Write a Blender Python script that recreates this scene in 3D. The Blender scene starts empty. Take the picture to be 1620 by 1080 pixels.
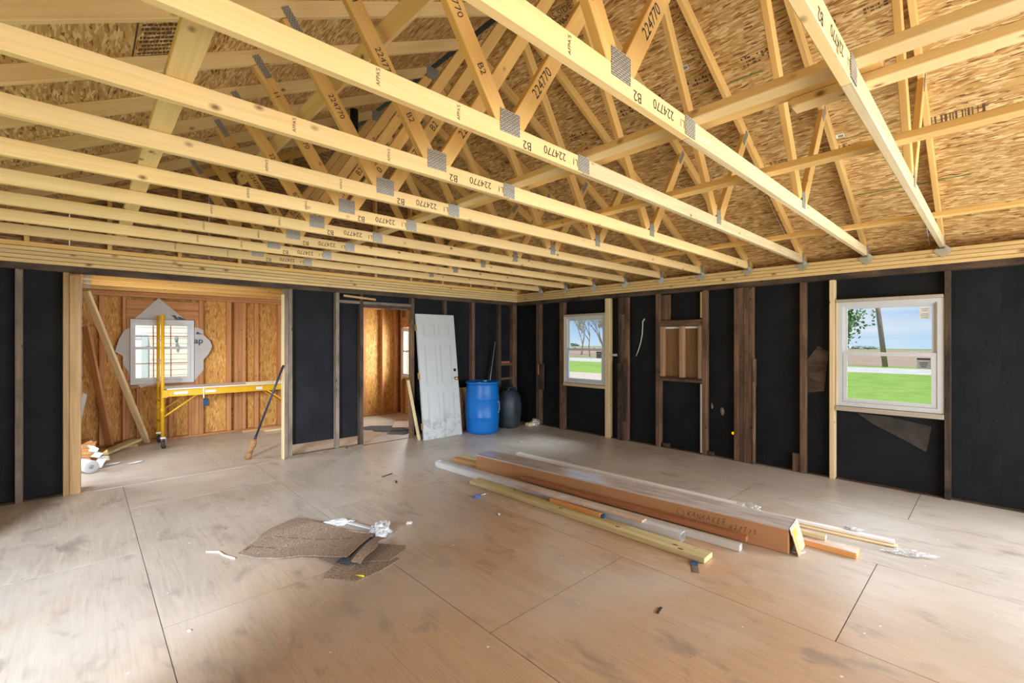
import bpy, bmesh, math, random
from mathutils import Vector, Matrix, noise
random.seed(7)
PI = math.pi
SC = bpy.context.scene
COL = SC.collection

# ---------------------------------------------------------------- camera
cam_d = bpy.data.cameras.new('camera'); cam = bpy.data.objects.new('camera', cam_d); COL.objects.link(cam)
cam_d.sensor_width = 36; cam_d.lens = 16.04; cam_d.clip_start = 0.05; cam_d.clip_end = 2000
cam.location = (0, 0, 1.57); cam.rotation_euler = (PI/2, 0, math.radians(-43.25))
SC.camera = cam
# ---------------------------------------------------------------- exposure
SC.view_settings.view_transform = 'Standard'; SC.view_settings.look = 'None'
SC.view_settings.exposure = 0.0; SC.view_settings.gamma = 1.0; SC.view_settings.use_curve_mapping = False
# ---------------------------------------------------------------- sky
W = bpy.data.worlds.new('sky'); SC.world = W; W.use_nodes = True
nt = W.node_tree; nt.nodes.clear()
_o = nt.nodes.new('ShaderNodeOutputWorld'); _b = nt.nodes.new('ShaderNodeBackground')
_t = nt.nodes.new('ShaderNodeTexCoord'); _s = nt.nodes.new('ShaderNodeSeparateXYZ')
_r = nt.nodes.new('ShaderNodeValToRGB')
_r.color_ramp.elements[0].position = 0.0; _r.color_ramp.elements[0].color = (.60, .79, .98, 1)
_r.color_ramp.elements[1].position = .55; _r.color_ramp.elements[1].color = (.13, .32, .72, 1)
_e = _r.color_ramp.elements.new(.05); _e.color = (.34, .58, .95, 1)
_m = nt.nodes.new('ShaderNodeMapping'); _m.inputs['Scale'].default_value = (2, 2, 14)
_n = nt.nodes.new('ShaderNodeTexNoise'); _n.inputs['Scale'].default_value = 1.6; _n.inputs['Detail'].default_value = 5
_cr = nt.nodes.new('ShaderNodeValToRGB'); _cr.color_ramp.elements[0].position = .48; _cr.color_ramp.elements[1].position = .72
_mx = nt.nodes.new('ShaderNodeMixRGB'); _mx.inputs[2].default_value = (.88, .92, .98, 1)
L = nt.links.new
L(_t.outputs['Generated'], _s.inputs[0]); L(_s.outputs['Z'], _r.inputs[0])
L(_t.outputs['Generated'], _m.inputs[0]); L(_m.outputs[0], _n.inputs[0]); L(_n.outputs[0], _cr.inputs[0])
L(_cr.outputs[0], _mx.inputs[0]); L(_r.outputs[0], _mx.inputs[1]); L(_mx.outputs[0], _b.inputs[0])
_b.inputs[1].default_value = 1.0; L(_b.outputs[0], _o.inputs[0])
# ---------------------------------------------------------------- sun, and area lights standing in for daylight, several added as fill
def lamp(name, kind, energy, color, loc, target, sx=1, sy=1, spread=180):
    d = bpy.data.lights.new(name, kind); d.energy = energy; d.color = color
    o = bpy.data.objects.new(name, d); COL.objects.link(o); o.location = loc
    o.rotation_euler = (Vector(target)-Vector(loc)).to_track_quat('-Z', 'Y').to_euler()
    if kind == 'AREA':
        d.shape = 'RECTANGLE'; d.size = sx; d.size_y = sy; d.spread = math.radians(spread)
    return o
sun = lamp('sun', 'SUN', 5.6, (1, .95, .87), (0, 0, 30), (9.5, 26, -22)); sun.data.angle = .01
lamp('fill_front_opening', 'AREA', 280, (1, .975, .94), (2.5, -2.9, 1.15), (2.6, 3, 1.9), 5.0, 2.1)  # area light added as soft fill at an assumed opening behind the camera
lamp('daylight_side_opening', 'AREA', 240, (.88, .94, 1), (-2.85, .6, 2.2), (.4, 5.0, .0), .7, 1.0, 100)
lamp('fill_far_right', 'AREA', 150, (.84, .92, 1), (6.15, -1.7, 1.5), (3, 1.4, .3), 2.0, 1.2, 130)  # unseen fill panel added before an assumed right-wall opening
lamp('fill_window_large', 'AREA', 30, (.84, .92, 1), (8.3, .9, 3.4), (4.4, 1.2, 0), 1.6, 1.2, 80)  # extra area light added outside, above the large window, to brighten the floor
lamp('fill_window_small', 'AREA', 55, (.84, .92, 1), (8.3, 4.7, 3.4), (4.8, 4.4, 0), 1.6, 1.2, 80)  # likewise added above the small window to lift the back of the room
lamp('fill_lean_to_door', 'AREA', 50, (1, .97, .92), (-.55, 7.3, 1.25), (3, 8.2, 1.0), 1.0, 1.9)  # area light added at an assumed side doorway to brighten the lean-to
lamp('daylight_lean_to_window', 'AREA', 95, (1, .97, .93), (5.35, 8.45, 1.35), (3, 8.2, 1.1), .8, .95)

# ================================================================ helpers
XR, YB, H = 6.2465, 6.494, 2.341          # right wall face, back wall face, underside of the timber ring beam
XL, YF = -0.953, -3.0                      # left wall face, front wall face
RX = 2.65                                  # ridge
MW = {}                                    # world matrices of built objects
def xf(x=(1,0,0), y=(0,1,0), z=(0,0,1), loc=(0,0,0)):
    x, y, z = Vector(x), Vector(y), Vector(z)
    return Matrix(((x.x,y.x,z.x,loc[0]),(x.y,y.y,z.y,loc[1]),(x.z,y.z,z.z,loc[2]),(0,0,0,1)))
def T(*v): return Matrix.Translation(v)
def RZ(a): return Matrix.Rotation(a, 4, 'Z')
def link(o, M, parent=None):
    COL.objects.link(o); MW[o.name] = M.copy()
    if parent is not None:
        o.parent = parent; o.matrix_local = MW[parent.name].inverted() @ M
    else:
        o.matrix_local = M
    return o
def tag(o, label, cat=None, group=None, kind=None):
    if label: o['label'] = label
    if cat: o['category'] = cat
    if group: o['group'] = group
    if kind: o['kind'] = kind
    return o
def empty(name, loc, label=None, cat=None, group=None, kind=None, M=None):
    o = bpy.data.objects.new(name, None); o.empty_display_size = .1
    link(o, M if M is not None else T(*loc)); return tag(o, label, cat, group, kind)
def put(name, me, mat, M, parent=None):
    o = bpy.data.objects.new(name, me)
    if mat is not None:
        if len(me.materials) == 0: me.materials.append(mat)
        if me.materials[0] != mat:
            o.data.materials  # slot on the object keeps the shared mesh usable with another material
            o.material_slots[0].link = 'OBJECT'; o.material_slots[0].material = mat
    return link(o, M, parent)
def mesh_of(bm, name='m', smooth=False):
    me = bpy.data.meshes.new(name)
    bmesh.ops.recalc_face_normals(bm, faces=bm.faces)
    if smooth:
        for f in bm.faces: f.smooth = True
    bm.to_mesh(me); bm.free(); return me
_boxes = {}
def box_mesh(a, b, c, ch=.003):
    k = (round(a,3), round(b,3), round(c,3), round(min(ch, c*.3, b*.3),4))
    if k not in _boxes:
        bm = bmesh.new(); bmesh.ops.create_cube(bm, size=1)
        bmesh.ops.scale(bm, vec=k[:3], verts=bm.verts)
        if k[3] > .0006: bmesh.ops.bevel(bm, geom=bm.edges[:], offset=k[3], segments=1, affect='EDGES')
        _boxes[k] = mesh_of(bm, 'board')
    return _boxes[k]
def board(name, p0, p1, w, t, side, mat, parent=None, ch=.003):
    p0, p1 = Vector(p0), Vector(p1); x = (p1-p0); ln = x.length; x.normalize()
    y = Vector(side); y = (y - x*y.dot(x)).normalized(); z = x.cross(y)
    return put(name, box_mesh(ln, w, t, ch), mat, xf(x, y, z, (p0+p1)/2), parent)
def bx(name, lo, hi, mat, parent=None, ch=.003):
    lo, hi = Vector(lo), Vector(hi); d = hi-lo; c = (lo+hi)/2
    ax = sorted(range(3), key=lambda i: -d[i]); e = [Vector((1,0,0)), Vector((0,1,0)), Vector((0,0,1))]
    x, y = e[ax[0]], e[ax[1]]; z = x.cross(y)
    return put(name, box_mesh(d[ax[0]], d[ax[1]], d[ax[2]], ch), mat, xf(x, y, z, c), parent)
def prism(name, pts, th, mat, M, parent=None):
    bm = bmesh.new(); a = [bm.verts.new((p[0], p[1], -th/2)) for p in pts]; b = [bm.verts.new((p[0], p[1], th/2)) for p in pts]
    bm.faces.new(a); bm.faces.new(b); n = len(pts)
    for i in range(n): bm.faces.new((a[i], a[(i+1)%n], b[(i+1)%n], b[i]))
    return put(name, mesh_of(bm), mat, M, parent)
def add_box(bm, lo, hi):
    r = bmesh.ops.create_cube(bm, size=1)['verts']; lo, hi = Vector(lo), Vector(hi)
    bmesh.ops.scale(bm, vec=hi-lo, verts=r); bmesh.ops.translate(bm, vec=(lo+hi)/2, verts=r); return r
def add_tube(bm, pts, rad, n=8, cap=True):
    pts = [Vector(p) for p in pts]; rings = []
    if not isinstance(rad, (list, tuple)): rad = [rad]*len(pts)
    up = Vector((0,0,1))
    for i, p in enumerate(pts):
        t = (pts[min(i+1, len(pts)-1)]-pts[max(i-1, 0)]).normalized()
        u = t.cross(up if abs(t.z) < .95 else Vector((1,0,0))).normalized(); v = t.cross(u)
        rings.append([bm.verts.new(p + (u*math.cos(2*PI*k/n)+v*math.sin(2*PI*k/n))*rad[i]) for k in range(n)])
    for a, b in zip(rings, rings[1:]):
        for k in range(n): bm.faces.new((a[k], a[(k+1)%n], b[(k+1)%n], b[k]))
    if cap and n > 2:
        bm.faces.new(rings[0]); bm.faces.new(rings[-1])
def tube(name, pts, rad, mat, parent=None, n=8, M=None):
    bm = bmesh.new(); add_tube(bm, pts, rad, n); return put(name, mesh_of(bm, smooth=True), mat, M or Matrix(), parent)
def add_lathe(bm, prof, n=32, sx=1, sy=1, e=2.0):
    rings = []
    for r, z in prof:
        ring = []
        for k in range(n):
            a = 2*PI*k/n; c, s = math.cos(a), math.sin(a)
            q = (abs(c)**e+abs(s)**e)**(-1/e)
            ring.append(bm.verts.new((r*q*c*sx, r*q*s*sy, z)))
        rings.append(ring)
    for a, b in zip(rings, rings[1:]):
        for k in range(n): bm.faces.new((a[k], a[(k+1)%n], b[(k+1)%n], b[k]))
    bm.faces.new(rings[0]); bm.faces.new(rings[-1])
def lathe(name, prof, mat, M, parent=None, n=32, sx=1, sy=1, e=2.0):
    bm = bmesh.new(); add_lathe(bm, prof, n, sx, sy, e); return put(name, mesh_of(bm, smooth=True), mat, M, parent)
def ring_mesh(x0, x1, y0, y1, wl, wr, wb, wt, z0, z1, ch=.004):
    bm = bmesh.new()
    add_box(bm, (x0,y0,z0), (x0+wl,y1,z1)); add_box(bm, (x1-wr,y0,z0), (x1,y1,z1))
    add_box(bm, (x0+wl,y0,z0), (x1-wr,y0+wb,z1)); add_box(bm, (x0+wl,y1-wt,z0), (x1-wr,y1,z1))
    return mesh_of(bm, 'ring')
_texts = {}
def text(name, s, size, M, mat, parent, shear=0, bold=0.0, space=1.0):
    k = (s, size, shear, bold, space)
    if k not in _texts:
        cu = bpy.data.curves.new('t', 'FONT'); cu.body = s; cu.size = size; cu.shear = shear; cu.align_x = 'CENTER'; cu.align_y = 'CENTER'
        cu.offset = bold; cu.space_character = space; cu.resolution_u = 3
        o = bpy.data.objects.new('t', cu); COL.objects.link(o)
        dg = bpy.context.evaluated_depsgraph_get(); dg.update()
        _texts[k] = bpy.data.meshes.new_from_object(o.evaluated_get(dg)); bpy.data.objects.remove(o)
    return put(name, _texts[k], mat, M, parent)

# ================================================================ materials
class NT:
    def __init__(s, name):
        s.m = bpy.data.materials.new(name); s.m.use_nodes = True; s.t = s.m.node_tree
        s.b = s.t.nodes['Principled BSDF']; s.out = s.t.nodes['Material Output']
    def n(s, kind, **kw):
        x = s.t.nodes.new('ShaderNode'+kind)
        for k, v in kw.items():
            if k in x.inputs: x.inputs[k].default_value = v
            else: setattr(x, k, v)
        return x
    def l(s, a, b): s.t.links.new(a, b)
    def ramp(s, src, stops):
        r = s.n('ValToRGB'); e = r.color_ramp.elements
        while len(e) < len(stops): e.new(.5)
        for el, (p, c) in zip(e, stops): el.position = p; el.color = (c, c, c, 1) if isinstance(c, (int, float)) else (*c, 1)
        s.l(src, r.inputs[0]); return r.outputs[0]
    def coords(s, jitter=40):
        tc = s.n('TexCoord'); oi = s.n('ObjectInfo'); mm = s.n('Math', operation='MULTIPLY'); mm.inputs[1].default_value = jitter
        s.l(oi.outputs['Random'], mm.inputs[0]); a = s.n('VectorMath', operation='ADD')
        s.l(tc.outputs['Object'], a.inputs[0]); s.l(mm.outputs[0], a.inputs[1]); s.rnd = oi.outputs['Random']; return a.outputs[0]
    def map(s, src, scale, rot=(0,0,0)):
        m = s.n('Mapping'); m.inputs['Scale'].default_value = scale; m.inputs['Rotation'].default_value = rot; s.l(src, m.inputs[0]); return m.outputs[0]
    def noise(s, src, scale=1, detail=4, dist=0, rough=.5):
        x = s.n('TexNoise'); x.inputs['Scale'].default_value = scale; x.inputs['Detail'].default_value = detail
        x.inputs['Distortion'].default_value = dist; x.inputs['Roughness'].default_value = rough; s.l(src, x.inputs['Vector']); return x.outputs[0]
    def mix(s, f, a, b, mode='MIX'):
        x = s.n('MixRGB', blend_type=mode)
        for i, v in enumerate((f, a, b)):
            if hasattr(v, 'links') or hasattr(v, 'is_linked'): s.l(v, x.inputs[i])
            elif isinstance(v, (int, float)): x.inputs[i].default_value = v if i == 0 else (v, v, v, 1)
            else: x.inputs[i].default_value = (*v, 1)
        return x.outputs[0]
    def tone(s, col, lo=.85, hi=1.12, sat=1.0):
        h = s.n('HueSaturation'); mr = s.n('MapRange'); mr.inputs['To Min'].default_value = lo; mr.inputs['To Max'].default_value = hi
        s.l(s.rnd, mr.inputs[0]); s.l(mr.outputs[0], h.inputs['Value']); h.inputs['Saturation'].default_value = sat; s.l(col, h.inputs['Color']); return h.outputs[0]
    def bump(s, src, strength=.2, dist=.01):
        b = s.n('Bump'); b.inputs['Strength'].default_value = strength; b.inputs['Distance'].default_value = dist; s.l(src, b.inputs['Height']); s.l(b.outputs[0], s.b.inputs['Normal'])
    def done(s, col=None, rough=.6, metal=0, spec=.4):
        if col is not None:
            if isinstance(col, tuple): s.b.inputs['Base Color'].default_value = (*col, 1)
            else: s.l(col, s.b.inputs['Base Color'])
        s.b.inputs['Roughness'].default_value = rough; s.b.inputs['Metallic'].default_value = metal; s.b.inputs['Specular IOR Level'].default_value = spec
        return s.m
def flat(name, col, rough=.6, metal=0, spec=.4, var=.12, scale=8):
    t = NT(name); c = t.coords(10); f = t.noise(c, scale, 4)
    k = t.ramp(f, [(.3, tuple(x*(1-var) for x in col)), (.7, tuple(min(1, x*(1+var)) for x in col))]); return t.done(k, rough, metal, spec)
def wood(name, a, b, knot=(.16,.07,.03), knots=.085, rough=.6, lo=.86, hi=1.1, grain=.55, stain=None, bump=.08):
    t = NT(name); c = t.coords()
    g = t.noise(t.map(c, (.7, 12, 12)), 1.6, 5, 1.2); col = t.ramp(g, [(.3, b), (.62, a)])
    fg = t.noise(t.map(c, (2.5, 130, 130)), 1, 3); col = t.mix(grain*.35, col, t.ramp(fg, [(.3, .45), (.65, 1)]), 'MULTIPLY')
    if stain:
        sn = t.noise(t.map(c, (2.2, 5, 5)), 1, 6, .6, .65); col = t.mix(t.ramp(sn, [(.42, 0), (.66, 1)]), col, stain)
    if knots:
        v = t.n('TexVoronoi'); v.inputs['Scale'].default_value = 1; t.l(t.map(c, (5.4, 8.5, 8.5)), v.inputs['Vector'])
        sp = t.n('SeparateColor'); t.l(v.outputs['Color'], sp.inputs[0]); pick = t.n('Math', operation='GREATER_THAN'); pick.inputs[1].default_value = .3; t.l(sp.outputs[0], pick.inputs[0])
        ks = t.ramp(v.outputs['Distance'], [(knots*.6, .9), (knots*1.15, .5), (knots*2.1, 0)]); km = t.n('Math', operation='MULTIPLY'); t.l(ks, km.inputs[0]); t.l(pick.outputs[0], km.inputs[1])
        col = t.mix(km.outputs[0], col, knot)
    t.bump(fg, bump, .002)
    return t.done(t.tone(col, lo, hi), rough, 0, .3)
def osb(name, ramp, lo=.9, hi=1.08, k=1.0):
    t = NT(name); c = t.coords(30)
    w = t.n('VectorMath', operation='SCALE'); w.inputs['Scale'].default_value = .05
    nz = t.n('TexNoise'); nz.inputs['Scale'].default_value = 5; nz.inputs['Detail'].default_value = 3; t.l(c, nz.inputs['Vector']); t.l(nz.outputs['Color'], w.inputs[0])
    a = t.n('VectorMath', operation='ADD'); t.l(c, a.inputs[0]); t.l(w.outputs[0], a.inputs[1]); c = a.outputs[0]
    lay = []
    for rot, sc in ((.35, (11, 62, 1)), (-.85, (13, 70, 1)), (1.2, (15, 80, 1)), (-.25, (17, 105, 1))):
        v = t.n('TexVoronoi', voronoi_dimensions='2D'); v.inputs['Scale'].default_value = k
        t.l(t.map(c, sc, (0,0,rot)), v.inputs['Vector']); sp = t.n('SeparateColor'); t.l(v.outputs['Color'], sp.inputs[0])
        lay.append((t.ramp(sp.outputs[0], ramp), sp.outputs[1]))
    col = lay[0][0]
    for i, th in ((1, .5), (2, .62), (3, .55)):
        col = t.mix(t.ramp(lay[i][1], [(th, 0), (th+.02, 1)]), col, lay[i][0])
    big = t.noise(c, 1.3, 3); col = t.mix(.35, col, t.ramp(big, [(.3, .62), (.7, 1.0)]), 'MULTIPLY')
    t.bump(lay[3][0], .12, .002)
    return t.done(t.tone(col, lo, hi), .62, 0, .3)

M_PINE = wood('pine_lumber', (.80,.595,.30), (.75,.52,.23), knots=.075, grain=.4)
M_PINE2 = wood('pine_lumber_golden', (.76,.485,.175), (.69,.42,.135), knots=.065, grain=.4)
M_PALE = wood('pale_lumber', (.74,.60,.37), (.63,.48,.26), knots=.06)
M_BEAM = wood('beam_lumber', (.74,.55,.275), (.64,.44,.185), knots=.11, lo=.9, hi=1.06)
M_FIR = wood('fir_stud', (.56,.27,.11), (.42,.18,.065), knots=.06)
M_FIRNEW = wood('fir_post', (.60,.36,.16), (.45,.23,.085), knots=.08)
M_OLD = wood('old_stud_wood', (.225,.135,.083), (.12,.07,.043), knots=.07, knot=(.01,.007,.005), rough=.8, stain=(.075,.048,.034), grain=1)
M_NICHE = wood('niche_plywood', (.24,.135,.065), (.17,.09,.042), knots=0)
M_NICHE2 = wood('niche_upright', (.42,.27,.17), (.30,.18,.105), knots=.06)
M_OLDDARK = wood('dark_old_wood', (.115,.078,.056), (.06,.041,.031), knots=.07, knot=(.008,.006,.005), rough=.8, stain=(.022,.017,.014), grain=1)
M_GREY = wood('weathered_grey_wood', (.30,.24,.19), (.19,.145,.11), knots=.08, knot=(.03,.02,.015), rough=.85, stain=(.13,.10,.08), grain=1)
M_SILL = wood('dusty_sill_wood', (.46,.41,.34), (.36,.31,.25), knots=.05)
M_POST = wood('rough_post', (.44,.275,.125), (.31,.18,.075), knots=.09)
M_TREATED = wood('treated_lumber', (.60,.52,.29), (.48,.40,.20), knots=.06)
M_RAW = wood('orange_cut_lumber', (.72,.36,.13), (.58,.27,.08), knots=.05)
M_WHITEWOOD = wood('dusty_board', (.62,.47,.36), (.50,.33,.23), knots=.04, stain=(.70,.66,.62))
M_REDTRIM = wood('red_brown_trim', (.37,.16,.075), (.27,.10,.045), knots=.03)
M_OSBROOF = osb('osb_roof', [(.02, (.20,.085,.022)), (.14, (.43,.235,.075)), (.6, (.58,.36,.135)), (.97, (.78,.58,.31))])
M_OSBWALL = osb('osb_wall', [(.03, (.34,.15,.035)), (.2, (.56,.27,.06)), (.7, (.66,.35,.09)), (.97, (.78,.50,.18))])
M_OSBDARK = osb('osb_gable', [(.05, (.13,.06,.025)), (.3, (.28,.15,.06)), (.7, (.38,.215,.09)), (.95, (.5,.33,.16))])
def felt_mat():
    t = NT('black_felt_paper'); c = t.coords(20); f = t.noise(c, 3, 5, .3)
    col = t.ramp(f, [(.3, (.0075,.009,.0118)), (.72, (.0145,.0165,.0205))])
    w = t.noise(t.map(c, (3, 5, 1)), 1.3, 4, .8); fine = t.noise(c, 260, 2)
    sp = t.noise(t.map(c, (8, 14, 1)), 3.3, 2); col = t.mix(t.ramp(sp, [(.735, 0), (.76, .5)]), col, (.06,.062,.068))
    ad = t.n('Math', operation='ADD'); t.l(w, ad.inputs[0]); m2 = t.n('Math', operation='MULTIPLY'); m2.inputs[1].default_value = .06; t.l(fine, m2.inputs[0]); t.l(m2.outputs[0], ad.inputs[1])
    t.bump(ad.outputs[0], .5, .018); return t.done(col, .68, 0, .16)
M_FELT = felt_mat()
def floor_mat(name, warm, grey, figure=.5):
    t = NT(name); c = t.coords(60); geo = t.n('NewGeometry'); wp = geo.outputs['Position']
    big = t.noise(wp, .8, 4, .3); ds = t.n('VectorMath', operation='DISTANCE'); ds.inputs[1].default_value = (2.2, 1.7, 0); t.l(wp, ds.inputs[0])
    daylight_tone = t.n('Math', operation='MULTIPLY_ADD'); daylight_tone.inputs[1].default_value = 2.6; t.l(big, daylight_tone.inputs[0]); t.l(ds.outputs['Value'], daylight_tone.inputs[2])  # warm centre to paler grey: window daylight painted into the plywood colour
    col = t.mix(t.ramp(daylight_tone.outputs[0], [(.0, 0), (1, 1)]), warm, grey); rr = col.node.inputs[0].links[0].from_node; mr = t.n('MapRange'); mr.inputs['From Min'].default_value = 2.4; mr.inputs['From Max'].default_value = 4.0
    t.l(daylight_tone.outputs[0], mr.inputs[0]); t.l(mr.outputs[0], rr.inputs[0])
    con = t.noise(t.map(c, (.42, 2.3, 1)), 1.1, 2, .35)
    mu = t.n('Math', operation='MULTIPLY'); mu.inputs[1].default_value = 85; t.l(con, mu.inputs[0]); si = t.n('Math', operation='SINE'); t.l(mu.outputs[0], si.inputs[0])
    msk = t.ramp(t.noise(t.map(wp, (1,1,1)), .8, 3), [(.42, 0), (.66, 1)]); lines = t.ramp(si.outputs[0], [(.1, .74), (.9, 1)])
    fm = t.n('Math', operation='MULTIPLY'); fm.inputs[1].default_value = figure; t.l(msk, fm.inputs[0]); col = t.mix(fm.outputs[0], col, lines, 'MULTIPLY')
    mid = t.noise(t.map(c, (.8, 4, 1)), 1.5, 4, .6); col = t.mix(.45, col, t.ramp(mid, [(.3, .74), (.7, 1)]), 'MULTIPLY')
    gr = t.noise(t.map(c, (3, 75, 1)), 1, 3); col = t.mix(.28, col, t.ramp(gr, [(.3, .6), (.65, 1)]), 'MULTIPLY')
    st = t.noise(t.map(c, (1, 1.9, 1)), 3.6, 5, .5, .6); col = t.mix(t.ramp(st, [(.55, 0), (.70, .6)]), col, (.22,.19,.165))
    sc_ = t.noise(t.map(c, (1.6, 26, 1)), 2.2, 4, .3, .6); col = t.mix(t.ramp(sc_, [(.56, 0), (.72, .35)]), col, (.24,.185,.145))
    ru = t.noise(t.map(c, (.8, 1.8, 1)), 1.2, 4, .8, .6); col = t.mix(t.ramp(ru, [(.58, 0), (.78, .4)]), col, (.56,.31,.17))
    du = t.noise(wp, .9, 5, .3); col = t.mix(t.ramp(du, [(.44, 0), (.68, .65)]), col, (.58,.545,.50))
    vo = t.n('TexVoronoi'); vo.inputs['Scale'].default_value = 5.5; t.l(wp, vo.inputs['Vector'])
    col = t.mix(t.ramp(vo.outputs['Distance'], [(.035, .9), (.045, 0)]), col, (.85,.82,.78))
    vd = t.n('TexVoronoi'); vd.inputs['Scale'].default_value = 8; t.l(t.map(wp, (1,1,1), (0,0,.5)), vd.inputs['Vector'])
    col = t.mix(t.ramp(vd.outputs['Distance'], [(.024, .75), (.036, 0)]), col, (.10,.075,.06))
    t.bump(gr, .06, .002)
    return t.done(t.tone(col, .95, 1.05), .38, 0, .5)
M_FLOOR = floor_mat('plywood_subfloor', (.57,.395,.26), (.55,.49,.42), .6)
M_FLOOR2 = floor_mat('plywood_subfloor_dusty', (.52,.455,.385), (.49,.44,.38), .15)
M_DARK = flat('dark_gap', (.05,.035,.025), .9)
def plate_mat():
    t = NT('galvanised_plate'); tc = t.n('TexCoord'); b = t.n('TexBrick'); b.inputs['Scale'].default_value = 1
    b.inputs['Color1'].default_value = (.50,.50,.47,1); b.inputs['Color2'].default_value = (.62,.62,.59,1); b.inputs['Mortar'].default_value = (.16,.155,.14,1)
    b.inputs['Brick Width'].default_value = .022; b.inputs['Row Height'].default_value = .009; b.inputs['Mortar Size'].default_value = .0022; t.l(tc.outputs['Object'], b.inputs['Vector'])
    t.bump(b.outputs['Fac'], -.4, .002); return t.done(b.outputs['Color'], .42, .55, .5)
M_PLATE = plate_mat()
M_TIE = flat('galvanised_steel', (.62,.66,.68), .3, .8, .5)
M_PEN = flat('pencil_line', (.16,.085,.045), .8, var=.1)
M_INK = flat('black_stamp_ink', (.035,.03,.028), .8, var=.1)
M_INKB = flat('faded_stamp_ink', (.085,.055,.03), .8, var=.2)
M_VINYL = flat('white_vinyl', (.57,.605,.65), .35, var=.03)
M_FOAM = flat('spray_foam', (.72,.69,.58), .9, var=.15, scale=30)
def glass_mat():
    t = NT('window_glass'); t.t.nodes.remove(t.b); tr = t.n('BsdfTransparent'); gl = t.n('BsdfGlossy'); gl.inputs['Roughness'].default_value = .02
    lw = t.n('LayerWeight'); lw.inputs['Blend'].default_value = .12; mx = t.n('MixShader'); tr.inputs[0].default_value = (.95,.97,.97,1)
    t.l(lw.outputs['Fresnel'], mx.inputs[0]); t.l(tr.outputs[0], mx.inputs[1]); t.l(gl.outputs[0], mx.inputs[2]); t.l(mx.outputs[0], t.out.inputs[0]); return t.m
M_GLASS = glass_mat()
M_BLUE = flat('blue_plastic', (.003,.14,.50), .38, var=.12, scale=3)
M_NAVY = flat('black_plastic', (.03,.043,.058), .45, var=.5, scale=4)
M_CARD = flat('cardboard', (.43,.225,.105), .8, var=.06, scale=3)
M_CARDEND = flat('pale_cardboard', (.53,.37,.27), .75, var=.06)
def tape_mat():
    t = NT('clear_tape'); c = t.coords(5); f = t.noise(t.map(c, (1.5, 8, 8)), 2, 4); k = t.ramp(f, [(.3, (.42,.36,.33)), (.7, (.60,.56,.54))]); return t.done(k, .18, 0, .6)
M_TAPE = tape_mat()
M_YELLOWTAPE = flat('yellow_label', (.82,.72,.04), .5)
M_YELLOW = flat('yellow_paint', (.70,.40,.012), .38, var=.08)
M_CASTER = flat('rubber', (.03,.03,.033), .6)
M_WHITE = flat('white_board', (.80,.80,.80), .5, var=.04)
M_ALU = flat('white_aluminium', (.62,.64,.66), .38, .15, var=.04)
def door_mat():
    t = NT('dirty_door_paint'); tc = t.n('TexCoord'); c = tc.outputs['Object']; f = t.noise(c, 4.5, 6, .6, .7); sp = t.n('SeparateXYZ'); g = t.n('NewGeometry'); t.l(g.outputs['Position'], sp.inputs[0]); f = t.noise(g.outputs['Position'], 7, 6, .6, .7)
    low = t.ramp(sp.outputs['Z'], [(.05, .7), (.3, .55), (.48, .05), (.9, .02)]); d = t.ramp(f, [(.48, 0), (.66, 1)]); mm = t.n('Math', operation='MULTIPLY'); t.l(low, mm.inputs[0]); t.l(d, mm.inputs[1])
    return t.done(t.mix(mm.outputs[0], (.50,.535,.55), (.20,.18,.155)), .42, 0, .4)
M_DOOR = door_mat()
M_BRASS = flat('brass', (.60,.42,.16), .28, .9)
M_BLACK = flat('black_iron', (.015,.016,.02), .5)
M_HANDLE = flat('dark_blue_handle', (.018,.028,.05), .4)
M_BRISTLE = wood('broom_bristle', (.34,.19,.09), (.20,.10,.045), knots=0, rough=.9)
def shingle_mat(name, a, b):
    t = NT(name); c = t.coords(10); f = t.noise(c, 110, 2); g = t.noise(c, 6, 5); col = t.ramp(f, [(.38, a), (.62, b)]); col = t.mix(.4, col, t.ramp(g, [(.3, .7), (.7, 1)]), 'MULTIPLY')
    t.bump(f, .4, .003); return t.done(col, .9, 0, .2)
M_SHINGLE = shingle_mat('brown_shingle', (.20,.14,.10), (.40,.305,.235))
M_SHINGLE2 = shingle_mat('charcoal_shingle', (.055,.06,.065), (.12,.125,.13))
M_WRAP = flat('house_wrap', (.47,.47,.475), .55, var=.05)
M_WRAPINK = flat('wrap_print', (.055,.085,.13), .6)
M_PAPER = flat('crumpled_paper', (.60,.64,.69), .6, var=.08)
M_BLUEINK = flat('blue_print', (.04,.13,.50), .6)
def poly_mat():
    t = NT('clear_plastic_film'); t.t.nodes.remove(t.b); tr = t.n('BsdfTransparent'); gl = t.n('BsdfGlossy'); gl.inputs['Roughness'].default_value = .12; di = t.n('BsdfDiffuse'); di.inputs[0].default_value = (.85,.87,.9,1)
    m1 = t.n('MixShader'); m1.inputs[0].default_value = .5; m2 = t.n('MixShader'); m2.inputs[0].default_value = .45
    t.l(gl.outputs[0], m1.inputs[1]); t.l(di.outputs[0], m1.inputs[2]); t.l(tr.outputs[0], m2.inputs[1]); t.l(m1.outputs[0], m2.inputs[2]); t.l(m2.outputs[0], t.out.inputs[0]); return t.m
M_FILM = poly_mat()
M_BOXBLUE = flat('blue_electrical_box', (.02,.10,.28), .5)
M_CREAM = flat('cream_foam', (.66,.58,.36), .8)
M_STICKER = flat('white_sticker', (.72,.73,.72), .5, var=.05)
M_STICKER2 = flat('grey_sticker', (.28,.31,.33), .5, var=.1)
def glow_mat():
    t = NT('knothole_glow'); t.b.inputs['Emission Color'].default_value = (1,.42,.02,1); t.b.inputs['Emission Strength'].default_value = 1.2; return t.done((.8,.35,.02), .6)  # emissive orange imitates daylight showing through a hole
M_GLOW = glow_mat()
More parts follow.
